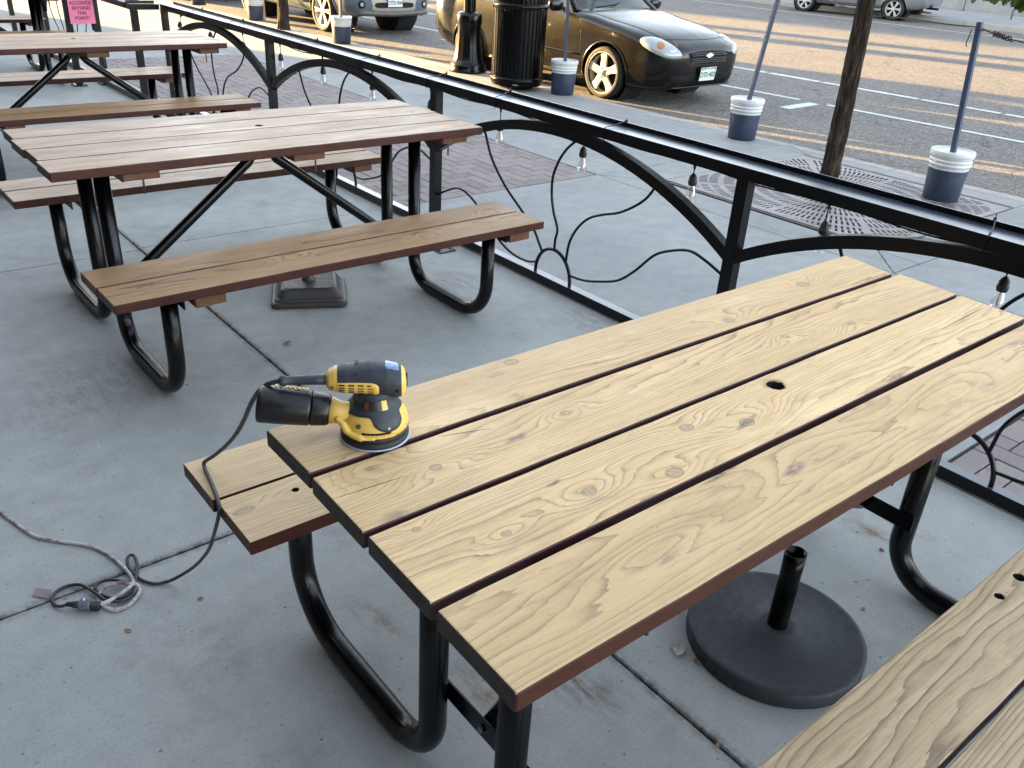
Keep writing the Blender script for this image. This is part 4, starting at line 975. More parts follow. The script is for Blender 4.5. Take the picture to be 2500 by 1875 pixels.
tree(3.14, 3.44, .066, (-.013, .018), 'slender young oak with furrowed bark growing out of the square iron grate', 3,
     low=[((3.10, 2.50, 1.43), .05, 16), ((3.13, 2.38, 1.40), .04, 14), ((3.02, 2.62, 1.44), .03, 8), ((3.18, 2.28, 1.42), .05, 14), ((2.87, 3.02, 1.43), .03, 4), ((2.79, 3.12, 1.43), .025, 3)])
tree(3.72, 13.72, .085, (.0, .0), 'sunlit tree trunk at the far kerb edge beside the grey suv', 5, crown=((0, 0, 3), 1.5, 700))
gr = empty('tree_grate', (3.177, 3.38, 0), 0, 'square rusty grey cast iron tree grate with radial slots set in the sidewalk', 'tree grate')
t = NT('slotted_cast_iron'); p = t.obj(); sx = t.n('ShaderNodeSeparateXYZ', (p,)); X, Y, _ = sx.outputs
rr_ = t.m('SQRT', t.m('ADD', t.m('MULTIPLY', X, X), t.m('MULTIPLY', Y, Y))); an = t.m('ARCTAN2', Y, X)
def band(v, lo, hi): return t.m('MULTIPLY', t.m('GREATER_THAN', v, lo), t.m('LESS_THAN', v, hi))
def slots(r0, r1, cnt, segs, duty, ph=0.):
    f = t.m('FRACT', t.m('MULTIPLY', t.m('ADD', an, 3.1416 + ph), cnt / 6.28318)); a_ = t.m('LESS_THAN', t.m('ABSOLUTE', t.m('SUBTRACT', f, .5)), duty / 2)
    g_ = t.m('FRACT', t.m('MULTIPLY', t.m('SUBTRACT', rr_, r0), segs / (r1 - r0))); b_ = t.m('LESS_THAN', g_, .78)
    return t.m('MULTIPLY', t.m('MULTIPLY', a_, b_), band(rr_, r0, r1))
ms_ = slots(.22, .40, 56, 2, .42); 
for q in (slots(.43, .62, 96, 2, .42), slots(.65, .86, 136, 2, .42, .01), slots(.88, 1.12, 150, 3, .42)): ms_ = t.m('MAXIMUM', ms_, q)
sect = t.m('ABSOLUTE', t.m('SUBTRACT', t.m('FRACT', t.m('MULTIPLY', t.m('ADD', an, 3.1416), 8 / 6.28318)), .5)); ms_ = t.m('MULTIPLY', ms_, t.m('LESS_THAN', sect, .47))
edge = t.m('MAXIMUM', t.m('ABSOLUTE', X), t.m('ABSOLUTE', Y)); ms_ = t.m('MULTIPLY', ms_, t.m('LESS_THAN', edge, .855))
col = t.ramp(t.noise(p, 3, 5, .7), [(.35, lin(.46, .435, .425)), (.7, lin(.58, .57, .575))])
t.set(base=col, rough=.55, metal=.3, alpha=t.m('SUBTRACT', 1., ms_)); t.bump(t.noise(p, 200, 3), .2, .002); GRATE = t.mat
m = MB(); hs = .905; hn_ = .16; n = 40; vs = []
for k in range(n):
    a = 2 * pi * k / n + pi / 4; c_, s_ = cos(a), sin(a); e_ = hs / max(abs(c_), abs(s_)); vs += [(e_ * c_, e_ * s_, .004), (hn_ * c_, hn_ * s_, .004)]
m.add(vs, [(2 * k, 2 * ((k + 1) % n), 2 * ((k + 1) % n) + 1, 2 * k + 1) for k in range(n)]).build('plate', GRATE, gr)
MB().box(-.945, .945, -.89, -.915, -.05, .003).box(-.945, .945, .89, .915, -.05, .003).box(-.945, -.92, -.885, .885, -.05, .003).box(.92, .945, -.885, .885, -.05, .003).build('frame', simple('dark_iron_frame', lin(.25, .24, .23), .6, .3), gr)
tag(MB().box(2.22, 4.135, 2.48, 4.28, -.12, -.045).build('soil', simple('dark_soil', lin(.26, .24, .22), .95, vscale=40, var=.4, bump=.6)), kind='structure')
# ------------------------------------------------------------------ vehicles
GLASS = NT('tinted_car_glass'); GLASS.set(base=lin(.10, .13, .13), rough=.03, spec=1., coat=.6); 
fz = GLASS.n('ShaderNodeBsdfTransparent', (lin(.75, .82, .80),)).outputs[0]
GLASS.t.links.new(GLASS.n('ShaderNodeMixShader', (.45, GLASS.b.outputs[0], fz)).outputs[0], GLASS.out.inputs[0]); GLASS = GLASS.mat
LENS = NT('headlight_lens'); LENS.set(base=lin(.58, .61, .61), rough=.15, coat=.8, spec=.6); LENS = LENS.mat
REFL = simple('headlight_reflector', lin(.75, .76, .78), .15, .8, var=.1)
AMB = simple('amber_lens', lin(.62, .40, .22), .2, coat=.6)
TYRE = simple('tyre_rubber', lin(.10, .10, .105), .8, var=.1, bump=.2)
ALLOY = simple('brushed_alloy', lin(.72, .71, .69), .4, .25, var=.08, vscale=40)
TRIM = simple('black_trim', lin(.02, .02, .024), .6, spec=.2)
PLATE = simple('white_plate', lin(.80, .83, .83), .4); GREENP = simple('plate_green', lin(.10, .30, .20), .4); SILV = simple('chrome', lin(.82, .82, .80), .4, .3, var=.05)
SEAT = simple('beige_seat', lin(.55, .50, .42), .8)
def carpaint(name, c, rough=.3, coat=1., metal=.2, dust=lin(.50, .45, .37), damt=.25):
    t = NT(name); p = t.obj(); nn = t.noise(p, 3.5, 6, .65); sx = t.n('ShaderNodeSeparateXYZ', (p,)).outputs[2]
    low = t.mr(sx, .25, .8, 1, .35)
    sxx = t.m('ABSOLUTE', t.n('ShaderNodeSeparateXYZ', (p,)).outputs[0]); low = t.m('MULTIPLY', low, t.mr(sxx, .70, .83, .12, 1.))
    dm = t.m('MULTIPLY', t.mr(nn, .3, .7), t.m('MULTIPLY', low, damt))
    fl = t.noise(p, 900, 1, .5)
    t.set(base=t.mix(dm, t.mix(t.mr(fl, .4, .6, 0, .3), c, tuple(min(1, q * 1.8 + .004) for q in c)), dust), rough=t.mix(dm, (rough,) * 3, (.7,) * 3), metal=metal, coat=coat, crough=.04, spec=.3)
    return t.mat
def spl(keys, y):
    ys_ = [k[0] for k in keys]
    if y <= ys_[0]: return keys[0][1:]
    if y >= ys_[-1]: return keys[-1][1:]
    i = max(j for j in range(len(ys_)) if ys_[j] <= y)
    i = min(i, len(ys_) - 2); t_ = (y - ys_[i]) / (ys_[i + 1] - ys_[i])
    P0, P1 = keys[i], keys[i + 1]; Pm = keys[i - 1] if i else None; Pp = keys[i + 2] if i + 2 < len(keys) else None
    out = []
    for k in range(1, len(P0)):
        h = P1[0] - P0[0]; s_ = (P1[k] - P0[k]) / h
        s0 = (P0[k] - Pm[k]) / (P0[0] - Pm[0]) if Pm else s_; s1 = (Pp[k] - P1[k]) / (Pp[0] - P1[0]) if Pp else s_
        m0 = 0 if s0 * s_ <= 0 else 2 * s0 * s_ / (s0 + s_); m1 = 0 if s1 * s_ <= 0 else 2 * s1 * s_ / (s1 + s_)
        if not Pm: m0 = s_
        if not Pp: m1 = s_
        a = t_; out.append((2 * a ** 3 - 3 * a * a + 1) * P0[k] + (a ** 3 - 2 * a * a + a) * h * m0 + (-2 * a ** 3 + 3 * a * a) * P1[k] + (a ** 3 - a * a) * h * m1)
    return out
# y, w1,z1, w2,z2, w3,z3, w4,z4, w5,z5, zc      (z above the road, y from the nose back)
SEDAN = [(0, .30, .40, .38, .44, .42, .50, .40, .58, .28, .62, .635), (.015, .46, .30, .52, .38, .55, .50, .53, .60, .38, .65, .665), (.06, .56, .24, .64, .36, .68, .52, .65, .635, .46, .69, .71), (.16, .66, .20, .755, .34, .785, .54, .75, .675, .53, .735, .765), (.32, .73, .19, .815, .34, .835, .56, .805, .72, .58, .79, .825), (.60, .77, .18, .845, .34, .855, .58, .83, .79, .62, .85, .885),
         (1.0, .78, .18, .85, .32, .862, .60, .835, .85, .65, .905, .94), (1.42, .78, .18, .85, .30, .865, .60, .838, .895, .70, .955, .99), (2.0, .79, .18, .85, .28, .868, .60, .835, .90, .76, .955, .97), (3.1, .79, .18, .85, .28, .868, .62, .832, .92, .75, .975, .99), (3.7, .78, .20, .85, .32, .862, .64, .825, .95, .70, 1.03, 1.06), (4.15, .74, .26, .82, .38, .84, .66, .80, .95, .66, 1.045, 1.08), (4.42, .66, .34, .76, .44, .785, .68, .745, .92, .60, 1.02, 1.06), (4.55, .5, .44, .62, .52, .65, .70, .60, .88, .48, .96, 1.0), (4.58, .4, .5, .5, .56, .53, .70, .48, .84, .38, .9, .92)]
SUVK = [(0, .40, .46, .46, .50, .50, .60, .50, .72, .40, .82, .86), (.02, .58, .36, .64, .44, .66, .60, .65, .76, .50, .88, .92), (.08, .68, .32, .75, .44, .77, .62, .75, .82, .58, .94, .98), (.25, .76, .30, .84, .44, .86, .66, .83, .88, .64, 1.0, 1.04), (.6, .80, .28, .88, .44, .895, .70, .87, .93, .68, 1.05, 1.09), (1.3, .80, .28, .89, .42, .90, .72, .88, .99, .74, 1.12, 1.15), (2.6, .80, .28, .89, .42, .90, .74, .88, 1.02, .80, 1.12, 1.14), (4.0, .80, .32, .89, .46, .895, .76, .86, 1.04, .78, 1.12, 1.14), (4.35, .74, .40, .82, .50, .84, .76, .80, 1.02, .74, 1.10, 1.12), (4.45, .6, .48, .66, .56, .7, .76, .68, 1.0, .62, 1.06, 1.08)]
def sect(K, y, n=44):
    q = spl(K, y); P = [Vector((0, 0, q[1])), Vector((q[0], 0, q[1])), Vector((q[2], 0, q[3])), Vector((q[4], 0, q[5])), Vector((q[6], 0, q[7])), Vector((q[8], 0, q[9])), Vector((0, 0, q[10]))]
    P = [P[0], P[1] * .7 + P[0] * .3] + P[1:5] + [P[5], P[5] * .5 + P[6] * .5 + Vector((0, 0, (P[6].z - P[5].z) * .25)), P[6]]
    c = catmull(P, 8); return [(p.x, p.z) for p in c]
def make_car(name, label, loc, rz, K, paint, wb, fo, wr, wheelfn, cab, group=None, cat='car', scale=1.):
    t = empty(name, (loc[0], loc[1], RZ), rz, label, cat, group); t.scale = (scale,) * 3
    L = K[-1][0]; ysn = []; y = 0.
    while y < L: ysn.append(y); y += (.004 if y < .03 else .012 if y < .35 else .02)
    ysn.append(L); secs = [sect(K, y) for y in ysn]; n = len(secs[0])
    vs = []; 
    for y, s_ in zip(ysn, secs):
        full = [(-a, b) for a, b in s_[::-1]][:-1] + s_ if False else [(-a, b) for a, b in s_] + [(a, b) for a, b in s_[::-1]][1:-1]
        vs += [(a, y, b) for a, b in full]
    m_ = len(full); bv = BVHTree.FromPolygons(vs, [(i * m_ + j, i * m_ + (j + 1) % m_, (i + 1) * m_ + (j + 1) % m_, (i + 1) * m_ + j) for i in range(len(ysn) - 1) for j in range(m_)] + [tuple(range(m_))])
    wys = (fo, fo + wb); zc = wr; ra = wr + .055
    fs = []
    for i in range(len(ysn) - 1):
        for j in range(m_):
            q = (i * m_ + j, i * m_ + (j + 1) % m_, (i + 1) * m_ + (j + 1) % m_, (i + 1) * m_ + j)
            c = sum((Vector(vs[k]) for k in q), Vector()) / 4
            if abs(c.x) > .45 and any(hypot(c.y - wy, c.z - zc) < ra for wy in wys): continue
            fs.append(q)
    fs.append(tuple(range(m_)));  fs.append(tuple(range((len(ysn) - 1) * m_, len(ysn) * m_)))
    MB().add(vs, fs, 0, True).build('body', paint, t)
    def hit(p, d, off=.004):
        r = bv.ray_cast(Vector(p), Vector(d).normalized())
        if r[0] is None: return None
        nn = r[1]
        if nn.dot(Vector(d)) > 0: nn = -nn
        return r[0] + nn * off
    def sidepath(pts, r, nm, mat, par, sx=-1, off=.0):
        P_ = [hit((sx * 2, y, z), (-sx, 0, 0), off) for y, z in pts]; P_ = [p for p in P_ if p]
        if len(P_) > 2: return MB().tube(P_, r, 6).build(nm, mat, par)
    def patch(outline, org, d, ux, uy, off, nm, mat, par, rings=7, bulge=.0):
        org, ux, uy, d = Vector(org), Vector(ux), Vector(uy), Vector(d)
        ol = catmull([Vector((a, b, 0)) for a, b in outline], 5, closed=True); c = sum(ol, Vector()) / len(ol); V = []
        def H(a, b, o_): return hit(org + ux * a + uy * b, d, o_)
        cen = H(c.x, c.y, off + bulge)
        if not cen: return None
        V.append(cen); k_ = len(ol)
        for r in range(1, rings + 1):
            f = r / rings
            for p in ol:
                q = c + (p - c) * f; o_ = off + bulge * (1 - f * f); h_ = H(q.x, q.y, o_ if r < rings else -.003)
                if h_ is None: h_ = V[-1]
                V.append(h_)
        F2 = [(0, 1 + i, 1 + (i + 1) % k_) for i in range(k_)]
        for r in range(rings - 1):
            for i in range(k_): a = 1 + r * k_; F2.append((a + i, a + k_ + i, a + k_ + (i + 1) % k_, a + (i + 1) % k_))
        return MB().add(V, F2, 0, True).build(nm, mat, par)
    # wheel wells, arches lips, wheels
    for wy in wys:
        for sx in (-1, 1):
            MB().lathe([(ra + .01, -.19), (ra + .01, .19)], 40, (sx * .62, wy, zc), ax='x').lathe([(ra + .01, -.19 * sx), (0, -.19 * sx)], 40, (sx * .62, wy, zc), ax='x').build('wheel_well', DARK, t)
            sidepath([(wy + (ra + .004) * cos(a), zc + (ra + .004) * sin(a)) for a in [radians(k) for k in range(-18, 199, 6)]], .012, 'arch_lip', paint, t, sx)
            w_ = wheelfn(t, wr); w_.location = (sx * (.80 if K is SEDAN else .82), wy, wr); w_.rotation_euler = (0, 0, pi if sx > 0 else 0)
    cab(t, K, hit, sidepath, patch, paint)
    return t
def wheel_star(par, wr):
    w_ = empty('wheel'); w_.parent = par
    MB().lathe([(wr - .085, -.055), (wr - .07, -.078), (wr - .03, -.088), (wr - .006, -.07), (wr, -.045), (wr, .09), (wr - .03, .11), (wr - .10, .10)], 48, ax='x').build('tyre', TYRE, w_)
    rr = wr - .062
    MB().lathe([(rr - .006, .07), (rr - .018, -.05), (rr - .004, -.078), (rr, -.086), (rr + .006, -.08), (rr + .004, -.06)], 48, ax='x').lathe([(rr - .01, .04), (0, .04)], 32, ax='x', m=1).build('rim', [ALLOY, DARK], w_)
    sp = MB()
    for k in range(5):
        a = 2 * pi * k / 5 + .3; d = Vector((0, cos(a), sin(a))); s_ = Vector((0, -sin(a), cos(a))); X0 = -.070
        V = []
        for (r_, hw, xx) in ((.035, .050, X0), (.08, .043, X0), (rr * .62, .040, X0 + .003), (rr - .01, .056, X0 - .002)):
            V += [Vector((xx, 0, 0)) + d * r_ + s_ * hw, Vector((xx, 0, 0)) + d * r_ - s_ * hw, Vector((xx + .03, 0, 0)) + d * r_ - s_ * hw, Vector((xx + .03, 0, 0)) + d * r_ + s_ * hw]
        sp.add(V, [(i * 4 + j, i * 4 + (j + 1) % 4, i * 4 + 4 + (j + 1) % 4, i * 4 + 4 + j) for i in range(3) for j in range(4)] + [(0, 1, 2, 3), (12, 13, 14, 15)])
    sp.build('spokes', ALLOY, w_, bevel=.004)
    hb = MB().lathe([(.078, -.045), (.074, -.068), (.045, -.073), (.030, -.074), (.028, -.082), (0, -.083)], 32, ax='x').build('hub', ALLOY, w_)
    for k in range(5): a = 2 * pi * k / 5; MB().lathe([(.009, -.068), (.009, -.079), (0, -.079)], 8, (0, .053 * cos(a), .053 * sin(a)), ax='x').build('wheel_nut', TRIM, hb)
    return w_
def wheel_split(par, wr):
    w_ = empty('wheel'); w_.parent = par
    MB().lathe([(wr - .10, -.055), (wr - .085, -.08), (wr - .03, -.09), (wr - .006, -.07), (wr, -.045), (wr, .09), (wr - .03, .11), (wr - .11, .10)], 48, ax='x').build('tyre', TYRE, w_)
    rr = wr - .09
    MB().lathe([(rr - .01, .05), (rr - .018, -.05), (rr, -.078), (rr + .008, -.07)], 48, ax='x').lathe([(rr - .01, .04), (0, .04)], 32, ax='x', m=1).build('rim', [ALLOY, DARK], w_)
    sp = MB()
    for k in range(6):
        for dd in (-.11, .11):
            a = 2 * pi * k / 6; b = a + dd
            sp.bar((-.06, .03 * cos(a), .03 * sin(a)), (-.066, (rr - .006) * cos(b), (rr - .006) * sin(b)), .026, .02, up=(1, 0, 0))
    sp.lathe([(.055, -.05), (.05, -.072), (0, -.075)], 24, ax='x'); sp.build('spokes', ALLOY, w_, bevel=.002)
    return w_
def greenhouse(t, yf, ytf, ytr, yr, wb_, wt, zb, zt, paint, interior=True):
    # corners: windshield base yf, roof front ytf, roof rear ytr, rear glass base yr
    def row(y, w_, z, n=9, crown=.03): return [(w_ * (2 * i / (n - 1) - 1), y + (.10 if y in (yf,) else -.06 if y == yr else .03) * (2 * i / (n - 1) - 1) ** 2, z + crown * (1 - (2 * i / (n - 1) - 1) ** 2)) for i in range(n)]
    n = 9
    A = row(yf, wb_ - .05, zb); B = row(ytf, wt, zt); C_ = row(ytr, wt, zt); D = row(yr, wb_ - .10, zb + .03)
    q = lambda n0, a0: [(i, i + 1, n0 + i + 1, n0 + i) for i in range(n - 1)]
    MB().add(A + B, q(n, 0), 0, True).build('windshield', GLASS, t)
    MB().add(B + C_, q(n, 0), 0, True).build('roof', paint, t, fixn=True)
    MB().add(C_ + D, q(n, 0), 0, True).build('rear_window', GLASS, t)
    for sx in (-1, 1):
        a = Vector(A[0 if sx < 0 else -1]); b = Vector(B[0 if sx < 0 else -1]); c = Vector(C_[0 if sx < 0 else -1]); d = Vector(D[0 if sx < 0 else -1])
        a2 = Vector((sx * wb_, a.y + .05, zb - .02)); d2 = Vector((sx * wb_, d.y - .05, zb))
        MB().add([a2, b, c, d2], [(0, 1, 2, 3)]).build('side_window', GLASS, t)
        pl = MB(); pl.tube([a2 + Vector((-sx * .01, -.06, 0)), b], [.035, .028], 8); pl.tube([b, c], .025, 8); pl.tube([c, d2 + Vector((-sx * .02, .05, 0))], [.03, .06], 8)
        mid = a2.lerp(d2, .52); mt = b.lerp(c, .5); pl.bar(mid, mt, .03, .07); pl.build('pillar', paint, t)
    if interior:
        MB().box(-wb_ + .12, wb_ - .12, yf + .18, yf + .55, zb - .12, zb - .02).build('dashboard', TRIM, t, bevel=.02)
        for sx in (-1, 1):
            MB().box(sx * .36 - .2, sx * .36 + .2, yf + 1.15, yf + 1.32, zb - .45, zb + .20).box(sx * .36 - .11, sx * .36 + .11, yf + 1.2, yf + 1.29, zb + .22, zb + .38).build('seat', SEAT, t, bevel=.04)
        MB().lathe([(0, 0)] * 2, 3).v
def plate(t, loc, txt, w_=.305, h_=.152, tilt=0, green=True, cmat=None):
    p = MB().box(-w_ / 2, w_ / 2, -.004, 0, -h_ / 2, h_ / 2).build('number_plate', PLATE, t, bevel=.001); p.location = loc; p.rotation_euler = (tilt, 0, 0)
    fr_ = MB(); fr_.tube([(-w_ / 2, -.004, -h_ / 2), (w_ / 2, -.004, -h_ / 2), (w_ / 2, -.004, h_ / 2), (-w_ / 2, -.004, h_ / 2)], .005, 5, closed=True); fr_.build('plate_frame', TRIM if not green else SILV, p)
    if green:
        mt = [(-.14, .045), (-.10, .066), (-.08, .052), (-.04, .070), (-.01, .056), (.03, .072), (.06, .055), (.10, .066), (.14, .046), (.14, .074), (-.14, .074)]
        MB().add([(a, -.0052, b) for a, b in mt], [tuple(range(len(mt)))]).build('plate_mountains', GREENP, p)
    text_mesh('plate_number', txt, .085, cmat or GREENP, p, Matrix.Translation((0, -.0056, -.01)) @ Matrix.Rotation(pi / 2, 4, 'X'))
DKB = carpaint('black_metallic_paint', lin(.010, .017, .030), .20, .22, 0., damt=.09, dust=lin(.44, .38, .29))
def cab_sedan(t, K, hit, side, patch, paint):
    greenhouse(t, 1.46, 2.10, 3.05, 3.78, .78, .56, .965, 1.40, paint)
    for sx in (-1, 1):
        s = sx
        # headlight: project diagonally from the front corner
        d = (-s * .62, .78, 0); ux = Vector((s * .78, .62, 0)); 
        org = Vector((s * .66, .20, 0)) - Vector(d) * 1.5
        hl = patch([(-.235, .595), (-.12, .575), (.07, .600), (.24, .680), (.285, .745), (.22, .785), (.04, .780), (-.12, .715), (-.22, .645)], org, d, ux, (0, 0, 1), .004, 'headlight', LENS, t, bulge=.012)
        if hl:
            patch([(-.13, .640), (-.05, .640), (-.02, .68), (-.05, .715), (-.11, .70), (-.15, .67)], org, d, ux, (0, 0, 1), .0165, 'lamp_reflector', REFL, hl)
            patch([(.01, .665), (.07, .66), (.10, .70), (.07, .74), (.01, .735), (-.015, .70)], org, d, ux, (0, 0, 1), .0165, 'indicator', AMB, hl)
        patch([(-.10, .29), (.06, .28), (.11, .33), (.07, .375), (-.08, .37), (-.13, .33)], Vector((s * .52, -1, 0)), (0, 1, 0), (s, 0, 0), (0, 0, 1), .003, 'fog_recess', TRIM, t)
        # doors, seams, mouldings, sill
        side([(1.36, .30), (1.35, .5), (1.36, .7), (1.40, .86), (1.44, .93)], .0035, 'door_seam', TRIM, t, s)
        side([(2.55, .24), (2.56, .5), (2.58, .7), (2.60, .9)], .0035, 'door_seam', TRIM, t, s)
        side([(1.36, .26), (1.8, .24), (2.55, .24)], .0035, 'door_seam', TRIM, t, s)
        side([(1.36 + k * .12, .47 + .002 * k) for k in range(11)], .014, 'door_moulding', paint, t, s)
        side([(1.16 + k * .15, .215) for k in range(14)], .022, 'side_skirt', paint, t, s, .0)
        side([(2.36, .80), (2.42, .806), (2.50, .806)], .012, 'door_handle', TRIM, t, s, .012)
        mr = MB().lathe([(0, -.12), (.05, -.115), (.075, -.07), (.082, 0), (.075, .07), (.045, .10), (0, .105)], 20, ax='x'); mr.v = [(v[0], v[1] * .62, v[2]) for v in mr.v]
        o = mr.build('mirror', paint, t); o.location = (s * .98, 1.72, 1.02)
        MB().bar((s * .80, 1.70, .95), (s * .92, 1.72, .99), .06, .04).build('mirror_arm', TRIM, o).matrix_parent_inverse = Matrix.Translation((-s * .98, -1.72, -1.02))
    # grille between the lamps
    F0 = (0, -1, 0); dd = (0, 1, 0)
    gp_ = patch([(-.34, .525), (-.2, .50), (0, .495), (.2, .50), (.34, .525), (.42, .615), (.36, .640), (0, .655), (-.36, .640), (-.42, .615)], F0, dd, (1, 0, 0), (0, 0, 1), .003, 'grille', TRIM, t, 10)
    for z in (.520, .542, .564, .622):
        MB().tube([p for p in [hit((x / 20, -1, z - .01 * (x / 8) ** 2 * .2), dd, .008) for x in range(-7, 8)] if p], .005, 5).build('grille_bar', simple('grey_grille_bar', lin(.22, .23, .26), .35), gp_)
    MB().tube([p for p in [hit((x / 20, -1, .597), dd, .008) for x in range(-7, 8)] if p], .011, 6).build('grille_bar', DKB, gp_)
    c = hit((0, -1, .597), dd, .02)
    if c:
        e = MB(); a_ = .075; h2 = .014; bw = .030; hh = .028
        pts = [(-a_, -h2), (-bw - .008, -h2), (-bw, -hh), (bw - .008, -hh), (bw, -h2), (a_ - .008, -h2), (a_, h2), (bw + .008, h2), (bw, hh), (-bw + .008, hh), (-bw, h2), (-a_ + .008, h2)]
        e.add([(x, 0, z) for x, z in pts] + [(x, .006, z) for x, z in pts], [tuple(range(12)), tuple(range(23, 11, -1))] + [(i, (i + 1) % 12, 12 + (i + 1) % 12, 12 + i) for i in range(12)])
        o = e.build('badge', SILV, gp_); o.location = c
    patch([(-.44, .255), (0, .235), (.44, .255), (.50, .31), (.42, .375), (0, .385), (-.42, .375), (-.50, .31)], F0, dd, (1, 0, 0), (0, 0, 1), .002, 'lower_intake', TRIM, t, 10)
    MB().tube([p for p in [hit((x / 10, -1, .24), dd, .012) for x in range(-6, 7)] if p], .012, 6).build('front_lip', paint, t)
    side_h = [(x, hit((x, 1.2, 3), (0, 0, -1), .0)) for x in (-.72,)]
    for s in (-1, 1):
        P_ = [hit((s * (.60 + .10 * k / 10), .22 + 1.15 * k / 10, 3), (0, 0, -1), .0005) for k in range(11)]; P_ = [p for p in P_ if p]
        MB().tube(P_, .0035, 5).build('hood_seam', TRIM, t)
    P_ = [hit((x / 20, .145 + .10 * (x / 12) ** 2, 3), (0, 0, -1), .0005) for x in range(-12, 13)]; MB().tube([p for p in P_ if p], .0035, 5).build('hood_seam', TRIM, t)
    MB().tube([(-.55, 1.43, 1.005), (-.1, 1.50, 1.03), (.1, 1.58, 1.06)], .008, 6).build('wiper', TRIM, t)
    plate(t, (-.02, -.035, .385), 'OTS·402', tilt=radians(8))
    for s in (-1, 1):
        patch([(-.10, .72), (.08, .70), (.10, .84), (.06, .90), (-.09, .88)], (s * .6, 6, 0), (0, -1, 0), (s, 0, 0), (0, 0, 1), .004, 'tail_light', AMB, t)
make_car('sedan', 'black compact car with golden lit five-spoke wheel parked at the kerb behind the litter bin', (5.80, 6.86), radians(3.2), SEDAN, DKB, 2.62, .93, .305, wheel_star, cab_sedan, cat='car', scale=.96)
SUVP = carpaint('blue_grey_metallic_paint', lin(.30, .36, .42), .3, 1., .4, damt=.35)
CLAD = simple('grey_bumper_plastic', lin(.34, .33, .31), .5, var=.15, vscale=6)
def cab_suv(t, K, hit, side, patch, paint):
    greenhouse(t, 1.25, 1.9, 3.9, 4.35, .84, .66, 1.13, 1.66, paint)
    F0 = (0, -1, 0); dd = (0, 1, 0)
    patch([(-.42, .40), (0, .38), (.42, .40), (.46, .50), (.44, .60), (0, .62), (-.44, .60), (-.46, .50)], F0, dd, (1, 0, 0), (0, 0, 1), .004, 'bumper_insert', simple('silver_bumper', lin(.62, .60, .56), .4, .3), t, 10)
    for s in (-1, 1):
        patch([(-.15, .45), (.12, .45), (.13, .525), (-.14, .53)], (s * .26, -1, 0), dd, (s, 0, 0), (0, 0, 1), .007, 'lower_grille', DARK, t)
        fg = patch([(.07 * cos(a), .50 + .065 * sin(a)) for a in [k * pi / 4 for k in range(8)]], (s * .64, -1, 0), dd, (s, 0, 0), (0, 0, 1), .006, 'fog_lamp', TRIM, t)
        if fg: patch([(.036 * cos(a), .50 + .036 * sin(a)) for a in [k * pi / 4 for k in range(8)]], (s * .64, -1, 0), dd, (s, 0, 0), (0, 0, 1), .011, 'lamp_lens', LENS, fg)
        patch([(-.12, .80), (.12, .80), (.14, .93), (-.12, .95)], (s * .62, -1, 0), dd, (s, 0, 0), (0, 0, 1), .006, 'headlight', LENS, t)
        side([(1.32, .45), (1.31, .7), (1.33, 1.0)], .004, 'door_seam', TRIM, t, s); side([(2.4, .45), (2.4, .7), (2.42, 1.0)], .004, 'door_seam', TRIM, t, s)
        side([(1.3 + k * .2, .45) for k in range(10)], .03, 'side_cladding', CLAD, t, s)
    patch([(-.5, .76), (.5, .76), (.52, .90), (-.52, .90)], F0, dd, (1, 0, 0), (0, 0, 1), .006, 'grille', TRIM, t, 10)
    P_ = [hit((x / 10, -1, .345 + .004 * abs(x)), dd, .0) for x in range(-7, 8)]; MB().tube([p for p in P_ if p], .045, 10).build('lower_bumper', CLAD, t)
    plate(t, (0, -.022, .535), 'OTD·844', green=False, cmat=simple('plate_dark', lin(.25, .25, .28), .5))
make_car('suv', 'blue grey suv with number plate facing the camera, parked behind the black car', (5.72, 13.62), radians(3.2), SUVK, SUVP, 2.62, .86, .335, wheel_split, cab_suv, cat='car')
SILP = carpaint('silver_paint', lin(.48, .50, .52), .3, 1., .5, damt=.3)
def cab_sil(t, K, hit, side, patch, paint):
    greenhouse(t, 1.25, 1.9, 3.9, 4.35, .84, .66, 1.13, 1.66, paint)
    for s in (-1, 1):
        side([(1.32, .45), (1.31, .7), (1.33, 1.0)], .004, 'door_seam', TRIM, t, s); side([(2.4, .45), (2.4, .7), (2.42, 1.0)], .004, 'door_seam', TRIM, t, s)
        side([(1.3 + k * .2, .37) for k in range(10)], .03, 'side_cladding', CLAD, t, s)
        patch([(-.1, .80), (.1, .80), (.12, 1.0), (-.08, 1.02)], (s * .7, 6, 0), (0, -1, 0), (s, 0, 0), (0, 0, 1), .006, 'tail_light', AMB, t)
        patch([(-.12, .80), (.12, .80), (.14, .93), (-.12, .95)], (s * .62, -1, 0), (0, 1, 0), (s, 0, 0), (0, 0, 1), .006, 'headlight', LENS, t)
    MB().tube([(.30, 4.0, .28), (.30, 4.46, .27)], .03, 10).build('exhaust_pipe', simple('rusty_exhaust', lin(.42, .28, .22), .7), t)
    MB().box(-.03, .03, 4.2, 4.55, .34, .40).build('tow_hitch', TRIM, t, bevel=.004)
sv = make_car('minivan', 'silver grey car parked at the far kerb across the street, seen from its wheels up', (23.1 - .2 * 0, 17.75), radians(180 + 11.8), SUVK, SILP, 2.68, .86, .31, wheel_split, cab_sil, cat='car')
# nose points along +Y: rotate 180 puts the nose at the origin and the tail toward -Y
for i, (y, p_) in enumerate(((19.6, carpaint('dark_red_paint', lin(.28, .08, .08), .3)), (25.6, carpaint('white_paint_car', lin(.75, .75, .73), .3)))):
    make_car('hatchback', ['dark red car parked up the street behind the grey suv', 'white car parked farthest up the near kerb'][i], (5.6 - .055 * (y - 14), y), radians(3.2), SUVK, p_, 2.62, .86, .33, wheel_split, cab_sil, cat='car')

